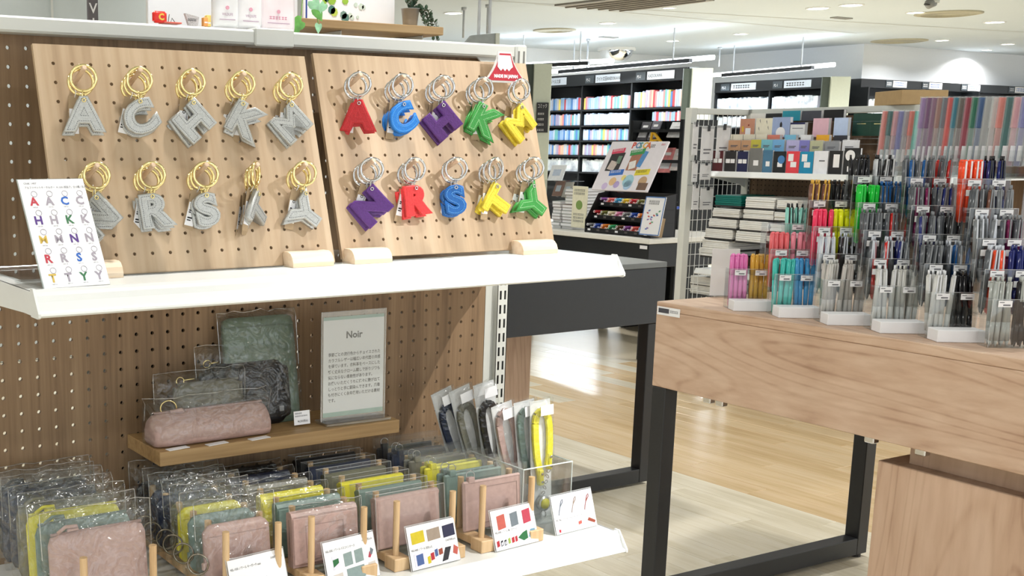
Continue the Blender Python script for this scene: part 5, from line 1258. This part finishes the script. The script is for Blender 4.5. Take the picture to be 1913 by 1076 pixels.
# ------------------------------------------------------------------ marker table
MZ=.72; K=at(1213,447,'z',MZ); 
t=thing('marker_table',T(K.x,K.y,0)@RZ(TY),'white topped table with black frame carrying the marker display','table')
MB().bbox(0,.75,0,2.2,MZ-.03,MZ,.003).build('tabletop',mat('table_white',rgb(238,236,228),.35,var=.02),t)
MB().bbox(.015,.735,.015,2.185,MZ-.17,MZ-.031,.003).build('frame',BLACKM,t)
for x,y in ((.02,.02),(.68,.02),(.02,1.05),(.68,1.05),(.02,2.12),(.68,2.12)): MB().bbox(x,x+.05,y,y+.05,0,MZ-.171,.003).build('leg',BLACKM,t)
MB().box(-.0012,-.0004,.012,.07,MZ-.06,MZ-.04).build('shelf_label',PAPER,t)
def mp(px,py,xl):
    d=ray(px,py); s=(xl+(Vector((K.x,K.y,0))-CAM).dot(uvec))/d.dot(uvec); return CAM+d*s
KI=(T(K.x,K.y,0)@RZ(TY)).inverted(); KM=T(K.x,K.y,0)@RZ(TY)
# black stepped marker tray
a=KI@mp(1215,437,.06); b=KI@mp(1092,430,.06); ytop=(KI@mp(1150,358,.20)).z
y0,y1=a.y,b.y; hh=ytop-MZ
t=thing('marker_tray',KM@T(.06,y0,MZ+.0005),'black three tier tray filled with coloured paint markers','tray'); Wd=y1-y0
for k in range(3):
    z=hh*(.02+.31*k); x=.05*k
    MB().bbox(x,x+.006,0,Wd,z,z+hh*.10,.001).build('tier_front',BLACKP,t); MB().box(x,.20,0,Wd,z-.002,z).build('tier_floor',BLACKP,t)
    for q in range(7): MB().box(x-.0008,x-.0002,Wd*(q+.5)/7-.012,Wd*(q+.5)/7+.012,z+hh*.03,z+hh*.075).build('tier_label',PAPER if q%3==0 else mat('tier_label_grey',rgb(92,86,84),.5),t)
MB().box(.19,.20,0,Wd,0,hh).build('back',BLACKP,t)
for y in (0,Wd-.004): MB().prism([(0,0),(.2,0),(.2,hh),(.10,hh*.95),(0,hh*.3)],y,y+.004).build('side',BLACKP,t,fix=True)
MCc=[('red',rgb(210,50,60)),('yellow',rgb(240,210,60)),('sky blue',rgb(70,170,220)),('coral',rgb(240,110,100)),('purple',rgb(140,80,160)),('brown',rgb(120,80,60)),('green',rgb(60,170,110)),('orange',rgb(244,140,50)),('blue',rgb(50,90,190)),('grey',rgb(150,150,150)),('pink',rgb(244,150,190)),('cream',rgb(236,226,190)),('olive',rgb(120,120,60))]
mk=MB().cyl((-.020,0,0),(.10,0,0),.0085,n=8).mesh('paint_marker',True); mkw=MB().ring((-.020,0,0),(1,0,0),.0068,.0018,8,4).mesh('cap_rim'); mkw.materials.append(PAPER)
mms=[matmesh(mk,mat('marker_'+n.replace(' ','_'),c,.35)) for n,c in MCc]
for k in range(3):
    z=hh*(.02+.31*k)
    for q in range(int(Wd/.021)):
        i=(q//3+k*4+ (q*7)%3)%len(MCc); nst=1+((q*5+k*3)%3)
        for s in range(nst):
            y=.014+q*.021+(.0105 if s%2 else 0)
            if y>Wd-.012: continue
            o=link('paint_marker',mms[i],None,KM@T(.06+.05*k+.03,y0+y,MZ+z+.0005+.0095+s*.0165+.0)); link('cap_rim',mkw,o)
            tag(o,'%s paint marker lying end-on in the %s tier of the black tray'%(MCc[i][0],('lowest','middle','upper')[k]),'marker','paint markers in the black tray')
def quad_board(name,ptsw,label,cat,mt,th=.012,group=None):
    """board from four world corners TL,TR,BR,BL; local x right, z up"""
    TL,TR,BR,BL=ptsw; X=((BR-BL)+(TR-TL)).normalized(); Zr=((TL-BL)+(TR-BR)); Zv=(Zr-X*Zr.dot(X)).normalized(); Y=Zv.cross(X)
    M=Matrix(((X.x,Y.x,Zv.x,BL.x),(X.y,Y.y,Zv.y,BL.y),(X.z,Y.z,Zv.z,BL.z),(0,0,0,1)))
    w_=((BR-BL).length+(TR-TL).length)/2; h=Zr.dot(Zv)/2
    t=thing(name,M,label,cat,group); MB().bbox(0,w_,0,th,0,h,.002).build('board',mt,t); return t,w_,h
def pic(t,x,z,w_,h,c,k=0,rot=0,name='printed_picture'):
    m=mat('art_%d_%d_%d'%c,rgb(*c),.55,var=.08,scale=60)
    return MB().box(-w_/2,w_/2,-.0016-.0003*k,-.0004,-h/2,h/2,T(x,0,z)@RY(rot)).build(name,m,t)
# poster
xp=.16; pw=[mp(1132,266,xp+.16),mp(1238,264,xp+.16),mp(1207,360,xp),mp(1104,354,xp)]
t,w_,h=quad_board('poster_board',pw,'large white poster board with colourful photos above the marker tray','poster',mat('poster_white',rgb(246,240,246),.5,var=.02))
for i,(chh,c) in enumerate(zip('POSCA',((222,80,60),(110,150,190),(90,180,160),(240,190,60),(230,110,50)))): text(chh,h*.17,mat('poster_%d'%i,rgb(*c),.5),t,T(w_*(.40+.062*i),-.001,h*.86),offset=h*.006)
scribble(w_*.08,h*.05,INK,t,T(w_*.73,-.001,h*.88),3); scribble(w_*.07,h*.03,mat('poster_red',rgb(200,40,70),.5),t,T(w_*.9,-.001,h*.92),4)
pic(t,w_*.22,h*.58,w_*.24,h*.38,(52,50,50)); pic(t,w_*.20,h*.50,w_*.13,h*.18,(214,200,190),1,.2); pic(t,w_*.28,h*.62,w_*.07,h*.16,(110,140,120),1)
pic(t,w_*.56,h*.58,w_*.18,h*.34,(176,120,96)); pic(t,w_*.55,h*.52,w_*.11,h*.16,(244,240,236),1,-.3); pic(t,w_*.68,h*.64,w_*.08,h*.32,(90,150,210),1,.15)
pic(t,w_*.20,h*.80,w_*.22,h*.10,(232,80,110),2,-.12); pic(t,w_*.55,h*.78,w_*.24,h*.11,(70,160,90),2,-.14); pic(t,w_*.33,h*.36,w_*.24,h*.11,(60,120,210),2,-.10); pic(t,w_*.78,h*.38,w_*.24,h*.11,(240,222,60),2,-.08)
for x,z,r_,c in ((.33,.18,.06,(240,200,150)),(.42,.12,.05,(190,170,220)),(.60,.20,.09,(170,215,230)),(.62,.12,.07,(180,210,240)),(.85,.20,.07,(206,170,130)),(.22,.08,.05,(220,200,236)),(.50,.26,.04,(250,230,140))): MB().cyl((w_*x,-.0012,h*z),(w_*x,-.0004,h*z),w_*r_,n=18).build('printed_picture',mat('art_%d_%d_%d'%c,rgb(*c),.55),t)
pic(t,w_*.88,h*.10,w_*.16,h*.14,(120,92,76),1); 
for q,(x,z,mt_,rt) in enumerate(((.11,.785,PAPER,-.12),(.45,.765,PAPER,-.14),(.23,.345,PAPER,-.10),(.68,.365,INK,-.08))): scribble(w_*.18,h*.04,mt_,t,T(w_*x,-.0028,h*z)@RY(rt),7,q)
MB().box(w_*.45,w_*.55,.012,.03,0,h*.6).build('back_strut',BLACKP,t)
# easel card
pw=[mp(1216,367,.050),mp(1253,369,.050),mp(1231,441,.006),mp(1193,438,.006)]
t,w_,h=quad_board('easel_card',pw,'white easel card with blue edge leaning at the table corner','card',PAPER,.008)
fr=MB(); 
for q in ((0,w_,0,.006),(0,w_,h-.006,h),(0,.006,0,h),(w_-.006,w_,0,h)): fr.box(q[0],q[1],-.001,-.0003,q[2],q[3])
fr.build('blue_border',mat('easel_blue',rgb(90,130,190),.5),t)
for z in (.86,.80): scribble(w_*.52,h*.04,INK,t,T(w_*.22,-.001,h*z),8,int(z*100))
for i in range(14):
    rr=random.Random(i); pic(t,w_*rr.uniform(.15,.85),h*rr.uniform(.1,.66),w_*.09,h*.035,[(90,120,190),(200,90,90),(110,170,130),(150,120,180)][i%4],0,rr.uniform(-.6,.6))
MB().prism([(w_*.6,0),(w_*.62,0),(w_*.62,h*.5)],.008,.09).build('easel_leg',KRAFT,t,fix=True)
# cream sign left
pw=[mp(1072,348,.10),mp(1098,349,.10),mp(1095,428,.10),mp(1066,424,.10)]
t,w_,h=quad_board('cream_sign',pw,'cream coloured sign board left of the marker tray','sign',mat('cream_board',rgb(240,236,210),.6),.008)
for z in (.88,.80,.30,.22,.14): scribble(w_*.72,h*.045,GREYINK,t,T(w_*.14,-.001,h*z),7,int(z*100))
MB().cyl((w_*.5,-.001,h*.55),(w_*.5,-.0003,h*.55),w_*.22,n=18).build('printed_picture',mat('art_green',rgb(130,160,90),.5),t)
# stacks of magazines
for i,(px0,px1,pb,n) in enumerate(((1030,1046,424,9),(1047,1068,427,8),(1052,1070,398,5))):
    a=KI@mp(px0,pb,.12); b=KI@mp(px1,pb,.12); yy0,yy1=min(a.y,b.y),max(a.y,b.y)
    z=MZ+.0005 if i<2 else MZ+.0005+8*.020
    for k in range(n):
        rr=random.Random(i*20+k)
        o=thing('magazine',KM@T(.12+rr.uniform(-.008,.008)+(.0 if i<2 else .01),yy0+.002,z),'pale magazine in the %s stack left of the cream sign'%(('left','right','upper right')[i]),'magazine','stacked magazines on the marker table')
        MB().bbox(0,.26,0,yy1-yy0-.004,0,.0016,.0004).bbox(0,.26,0,yy1-yy0-.004,.0172,.0188,.0004).build('cover',mat('mag_%d'%(k%4),[rgb(150,160,156),rgb(190,196,190),rgb(120,124,120),rgb(170,150,140)][k%4],.4),o); MB().box(.002,.258,.002,yy1-yy0-.006,.0017,.0171).build('pages',PAPER,o)
        z+=.0195
for i,(px0,py0,px1,py1,c,lb) in enumerate(((1022,308,1050,337,(244,248,252),'white leaflet card leaning behind the magazines'),(1030,338,1048,366,(150,110,90),'small figure pack, brown, above the magazine stacks'),(1048,340,1064,368,(196,190,180),'small grey plush pack above the magazine stacks'),(1055,355,1071,370,(240,200,80),'small yellow picture card above the magazine stacks'))):
    pw=[mp(px0+1,py0,.34),mp(px1,py0,.34),mp(px1,py1,.30),mp(px0,py1,.30)]
    t,w_,h=quad_board('display_card',pw,lb,'card',mat('pack_%d'%i,rgb(*c),.5),.006,'small cards behind the magazines'); pic(t,w_*.5,h*.5,w_*.5,h*.4,(210,220,230) if i!=0 else (200,214,232))
    MB().box(w_*.4,w_*.6,.006,.02,0,h*.4).build('strut',BLACKP,t)
    # carry it on a low clear riser
rs=thing('clear_riser',KM@T(.29,0,MZ+.0005),'clear riser behind the magazine stacks carrying small cards','riser')
a=KI@mp(1072,338,.30); b=KI@mp(1020,338,.30)
MB().box(0,.10,min(a.y,b.y),max(a.y,b.y),a.z-MZ-.006,a.z-MZ-.002).box(0,.003,min(a.y,b.y),max(a.y,b.y),0,a.z-MZ-.006).build('platform',ACRYL,rs)
# magazine rack right of poster
t=thing('magazine_rack',KM@T(.9,.35,0),'black floor rack of magazines behind the poster board','rack')
A_=KM.inverted()
yr0=(KI@mp(1278,330,.9)).y; yr1=(KI@mp(1185,330,.9)).y
MB().box(.25,.28,yr0-.35,yr1-.35,0,1.42).build('back',BLACKSHELF,t)
for z in (.55,.86,1.16,1.36): MB().box(-.05,.25,yr0-.35,yr1-.35,z-.02,z).build('shelf_board',BLACKSHELF,t)
for y in (yr0-.35,yr1-.35): MB().box(-.05,.25,y-.015,y+.015,0,1.42).build('upright',BLACKSHELF,t)
for i,(px0,py0,px1,py1,c,lb) in enumerate(((1228,276,1250,322,(226,140,140),'pink flowered booklet leaning on the magazine rack'),(1250,278,1270,318,(236,226,220),'pale booklet leaning beside the pink one'),(1188,228,1206,262,(90,90,96),'dark photo magazine on the upper rack shelf, left'),(1208,226,1224,262,(120,120,130),'grey photo magazine on the upper rack shelf, middle'),(1244,228,1270,256,(236,240,240),'white box on the upper rack shelf'))):
    xl=.88; pw=[mp(px0-4,py0,xl+.05),mp(px1-4,py0,xl+.05),mp(px1,py1,xl),mp(px0,py1,xl)]
    q,w_,h=quad_board('magazine',pw,lb,'magazine',mat('rackmag_%d'%i,rgb(*c),.5,var=.2,scale=30),.01,'magazines on the black rack'); pic(q,w_*.5,h*.3,w_*.8,h*.3,(240,240,244)); pic(q,w_*.5,h*.75,w_*.5,h*.12,(250,250,250))
pa=[mp(1214,244,.86),mp(1222,243,.86),mp(1240,274,.84),mp(1232,276,.84)]
t=thing('yellow_stand',KM@T(.86,(KI@pa[0]).y,(KI@pa[3]).z),'yellow A-shaped stand on the magazine rack','stand')
M_=t.matrix_basis.inverted(); tp=M_@mp(1219,244,.86); b1=M_@mp(1214,276,.86); b2=M_@mp(1240,272,.86)
for e_ in (b1,b2): MB().cyl(tp,e_,.010,n=6).build('leg',mat('stand_yellow',rgb(246,190,40),.4),t)
MB().cyl(tp.lerp(b1,.6),tp.lerp(b2,.6),.007,n=6).build('bar',mat('stand_yellow',rgb(246,190,40),.4),t)
# wall-side notices
# ------------------------------------------------------------------ goods above the gondola
y2=.16
a=at(556,50,'y',y2); b=at(829,51,'y',y2); zt=b.z
t=thing('top_shelf',T(b.x,y2,zt),'oak shelf above the gondola with a steel plant pot','shelf')
Lx=b.x-a.x
MB().bbox(-Lx,0,0,.16,-.014,0,.001).build('board',SHELFW,t)
for x in (-.03,-Lx+.1): MB().bbox(x-.003,x,.02,.15,-.075,-.014,.001).build('bracket',GREYW,t)
MB().bbox(-.05,-.01,.08,.10,1.4135-zt,-.014,.001).bbox(-Lx,-Lx+.05,.08,.10,1.4135-zt,-.014,.001).build('post',GREYW,t)
# keep the posts on the rail side of the gondola
pz=at(766,47,'y',y2+.05)
t=thing('plant_pot',(pz.x,y2+.05,zt+.0003),'small steel bucket with a trailing dark green plant','plant')
MB().lathe([(0,0),(.012,0),(.0165,.034),(.0175,.034),(.0160,.033),(.0125,.002),(0,.002)],20).build('bucket',mat('bucket_steel',rgb(176,178,180),.35,.6),t,True)
MB().lathe([(0,.029),(.0155,.029)],16).build('soil',mat('soil',rgb(60,46,36),.9),t)
lf=mat('ivy_leaf',rgb(70,96,76),.5,var=.2,scale=60); rr=random.Random(4)
leafm=MB().add([(0,0,0),(.0035,.0012,.004),(.0030,.0016,.008),(0,.0005,.011),(-.0030,.0016,.008),(-.0035,.0012,.004),(0,-.0008,.005)],[(0,1,6),(1,2,6),(2,3,6),(3,4,6),(4,5,6),(5,0,6)]).mesh('leaf'); leafm.materials.append(lf)
stem=MB()
for s in range(11):
    if s<5: pts=[Vector((0,0,.030)),Vector((rr.uniform(-.012,.012),rr.uniform(-.01,.01),.046)),Vector((rr.uniform(-.022,.018),rr.uniform(-.02,.02),.058))]
    else:
        e_=.022+.007*(s-5); pts=[Vector((0.004,0,.030)),Vector((e_*.6,rr.uniform(-.012,.004),.042-.001*s)),Vector((e_,rr.uniform(-.015,.0),.026-.004*(s-5))),Vector((e_*1.10,rr.uniform(-.018,-.002),.004-.009*(s-5)))]
    stem.tube(pts,.0006,4)
    for q in range(len(pts)-1):
        for j in range(7):
            p=pts[q].lerp(pts[q+1],(j+.5)/7)
            link('leaf',leafm,t,T(*p)@RZ(rr.uniform(0,6.28))@RX(rr.uniform(.3,1.5))@Matrix.Scale(rr.uniform(.6,.95),4))
stem.build('stem',mat('ivy_stem',rgb(90,84,60),.6),t)
# framed leaf poster on the shelf
a=at(568,38,'y',y2+.09); b=at(737,45,'y',y2+.09)
t=thing('leaf_poster',(a.x,y2+.09,zt+.0004),'white poster with blue border and leaf painting on the top shelf','poster')
w_=b.x-a.x; MB().bbox(0,w_,0,.006,0,.12,.0008).build('board',PAPER,t)
blu=mat('poster_blue',rgb(30,60,150),.5); MB().box(0,w_*.5,-.0008,-.0003,.003,.0055).box(.003,.006,-.0008,-.0003,.003,.11).build('blue_line',blu,t)
for i in range(12):
    q=random.Random(i+50); c=[(70,120,110),(150,190,60),(90,130,120),(190,210,90),(120,150,140)][i%5]; x=w_*q.uniform(.14,.45); z=q.uniform(.012,.07)
    MB().cyl((x,-.0010,z),(x,-.0004,z),q.uniform(.004,.010),n=7).build('printed_leaf',mat('leafprint_%d'%(i%5),rgb(*c),.5),t)
for i in range(7):
    q=random.Random(i+90); x=w_*q.uniform(.48,.66); z=q.uniform(.012,.06); MB().cyl((x,-.0010,z),(x,-.0004,z),q.uniform(.002,.006),n=6).build('printed_leaf',mat('leafprint_pale',rgb(206,220,206),.5),t)
# hanging pothos leaves
t=thing('pothos_plant',T(*at(570,-40,'y',.05)),'bright green pothos leaves dangling beside the bagged goods','plant')
I_=t.matrix_basis.inverted(); pl=mat('pothos_leaf',rgb(96,160,70),.35,var=.25,scale=90); pl2=mat('pothos_leaf_pale',rgb(150,200,160),.35,var=.25,scale=90)
def heart(M,s,mt):
    n=[(0,0),(.30,.20),(.48,.02),(.50,-.25),(.36,-.58),(.12,-.92),(0,-1.1),(-.12,-.92),(-.36,-.58),(-.50,-.25),(-.48,.02),(-.30,.20)]
    vs=[(x*s,-.10*s*(1-abs(x)*1.6),z*s) for x,z in n]+[(0,-.16*s,-.4*s)]
    return MB().add(vs,[(i,(i+1)%12,12) for i in range(12)],M).build('leaf',mt,t,True)
for px,py,s,ry,mt in ((595,52,.013,.1,pl2),(590,22,.020,-.5,pl),(583,8,.022,-.7,pl2),(562,46,.022,.9,pl),(556,56,.018,1.3,pl),(606,14,.014,.5,pl2)):
    p=I_@at(px,py-6,'y',.04); heart(T(*p)@RY(ry),s,mt)
stm=MB()
for px,py in ((595,44),(590,16),(562,40)): p=I_@at(px,py,'y',.041); stm.tube([(0,0,.02),Vector((p.x*.5,p.y*.5,p.z*.5+.01)),p],.0009,5)
stm.build('stem',mat('pothos_stem',rgb(130,170,90),.5),t)
MB().cyl((0,0,.02),(0,0,.05),.012,.016,12).build('hanging_pot',PAPER,t,True)
MB().cyl((0,0,.05),(0,0,H-t.matrix_basis.translation.z),.0008,n=5).build('hanger_wire',CHROME,t)
# bagged goods standing on the rail top
RT=1.4170
def pouchbag(px0,px1,py0,lb,seed,word_,tint_):
    a=at(px0,60,'y',-.005); b=at(px1,60,'y',-.005); w_=b.x-a.x; h=at(px0,py0,'y',-.005).z-RT
    t=thing('bagged_pouch',T(a.x,-.002+seed*.004,RT+.0002),lb,'pouch','white bagged goods on the gondola top')
    m=MB(); pillow(m,w_,h,.014,8,10,8,.3,.05,None,.0015,seed,1); m.build('pouch',mat('white_pouch_%d'%seed,tint_,.35,var=.04),t,True)
    (text(word_,.0052,mat('pouch_ink',rgb(186,150,176),.6),t,T(w_*.5,-.0086,.016),'CENTER',sx=.8) if word_ else scribble(w_*.5,.004,mat('pouch_pink_ink',rgb(226,140,170),.6),t,T(w_*.25,-.0085,.016),6)); MB().box(w_*.2,w_*.8,-.0088,-.0082,.010,.0108).build('print',mat('pouch_ink',rgb(186,150,176),.6),t)
    MB().cyl((w_*.5,-.0088,.027),(w_*.5,-.0080,.027),.0028,n=12).build('print_mark',mat('pouch_pink',rgb(236,170,190),.5),t)
pouchbag(398,446,-30,'white bagged pouch reading WILDLIFE, left of three on the gondola top',0,'WILDLIFE',rgb(246,246,248))
pouchbag(444,492,-34,'white bagged pouch reading WILDLIFE, middle of three on the gondola top',1,'WILDLIFE',rgb(246,244,246))
pouchbag(488,556,-34,'white bagged pouch with pink print, right of three on the gondola top',2,'',rgb(248,236,240))
a=at(281,47,'y',.0); 
t=thing('red_pack',T(a.x,-.008,RT+.0002),'glossy red snack pack on the gondola top','pack')
m=MB(); pillow(m,.021,.016,.010,8,8,3,.3,.5); m.build('pack',mat('pack_red',rgb(226,40,30),.25),t,True); text('C',.012,mat('pack_gold',rgb(240,200,80),.4),t,T(.007,-.0056,.004),offset=.0006)
a=at(300,48,'y',.0); t=thing('red_tray',T(a.x,-.012,RT+.0002),'low red tray beside the red snack pack on the gondola top','tray'); MB().bbox(0,.028,0,.02,0,.0022,.0006).build('tray',mat('tray_red',rgb(214,90,70),.4),t); MB().tube([(.010,.008,.002),(.011,.006,.013)],.0005,5).tube([(.014,.008,.002),(.016,.008,.008),(.021,.008,.002)],.0006,5).build('wire_handle',BLACKM,t)
a=at(344,48,'y',.0); t=thing('patterned_pouch',T(a.x,-.004,RT+.0002),'small grey lace patterned pouch on the gondola top','pouch'); MB().prism([(.006,0),(.020,0),(.022,.012),(0,.016)],0,.006).build('pouch',mat('lace_grey',rgb(196,190,190),.6,var=.5,scale=900),t,fix=True); scribble(.014,.003,INK,t,T(.004,-.0004,.006),6)
for k,(px,c,lb) in enumerate(((378,(250,170,90),'small orange carton on the gondola top'),(386,(252,226,130),'small pale yellow carton on the gondola top'))):
    a=at(px,50,'y',.0); t=thing('small_carton',T(a.x,-.005+.004*k,RT+.0002),lb,'carton','small cartons on the gondola top'); MB().bbox(0,.007,0,.008,0,.012+.004*k,.0005).build('box_body',mat('carton_%d'%k,rgb(*c),.4),t); MB().box(.001,.006,-.0004,-.0001,.004,.006).build('print',PAPER,t)
# white backing panel and tall dark sign further back
a=at(277,48,'y',.37); b=at(556,60,'y',.37)
t=thing('white_panel',(a.x,.37,1.30),'white board standing behind the gondola top','panel'); MB().bbox(0,b.x-a.x,0,.01,0,.42,.001).build('board',PAPER,t); MB().bbox(.05,.09,.01,.04,-1.3,.3,.002).bbox(b.x-a.x-.09,b.x-a.x-.05,.01,.04,-1.3,.3,.002).build('post',GREYW,t)
# glazed partition at the upper left
gx=.2; p0=at(-40,30,'y',5.0); p1=at(300,30,'y',5.0)
wn=struct(MB().bbox(p0.x-3,p1.x+.6,5.0,5.03,0,H,.002).build('window_1',mat('smoked_glass_wall',rgb(200,208,208),.08,var=.01,spec=.7)))
for px in (97,): 
    x=at(px,20,'y',5.0).x; MB().box(x-.006,x+.006,4.994,5.0,0,H).build('mullion',GREYW,wn)
a=at(165,36,'y',4.6); b=at(184,36,'y',4.6)
t=thing('banner_sign',(a.x,4.6,0),'tall dark grey banner with white letters behind the gondola top','sign'); MB().bbox(0,b.x-a.x,0,.02,.0,2.5,.002).build('board',mat('banner_grey',rgb(104,100,104),.6),t)
w_=b.x-a.x; zz=at(170,20,'y',4.6).z
text('V',.075,PAPER,t,T(w_/2,-.001,zz-.012),'CENTER',.001); text('I',.075,PAPER,t,T(w_/2,-.001,zz-.090),'CENTER',.001); text('L',.075,PAPER,t,T(w_/2,-.001,zz+.07),'CENTER',.001)
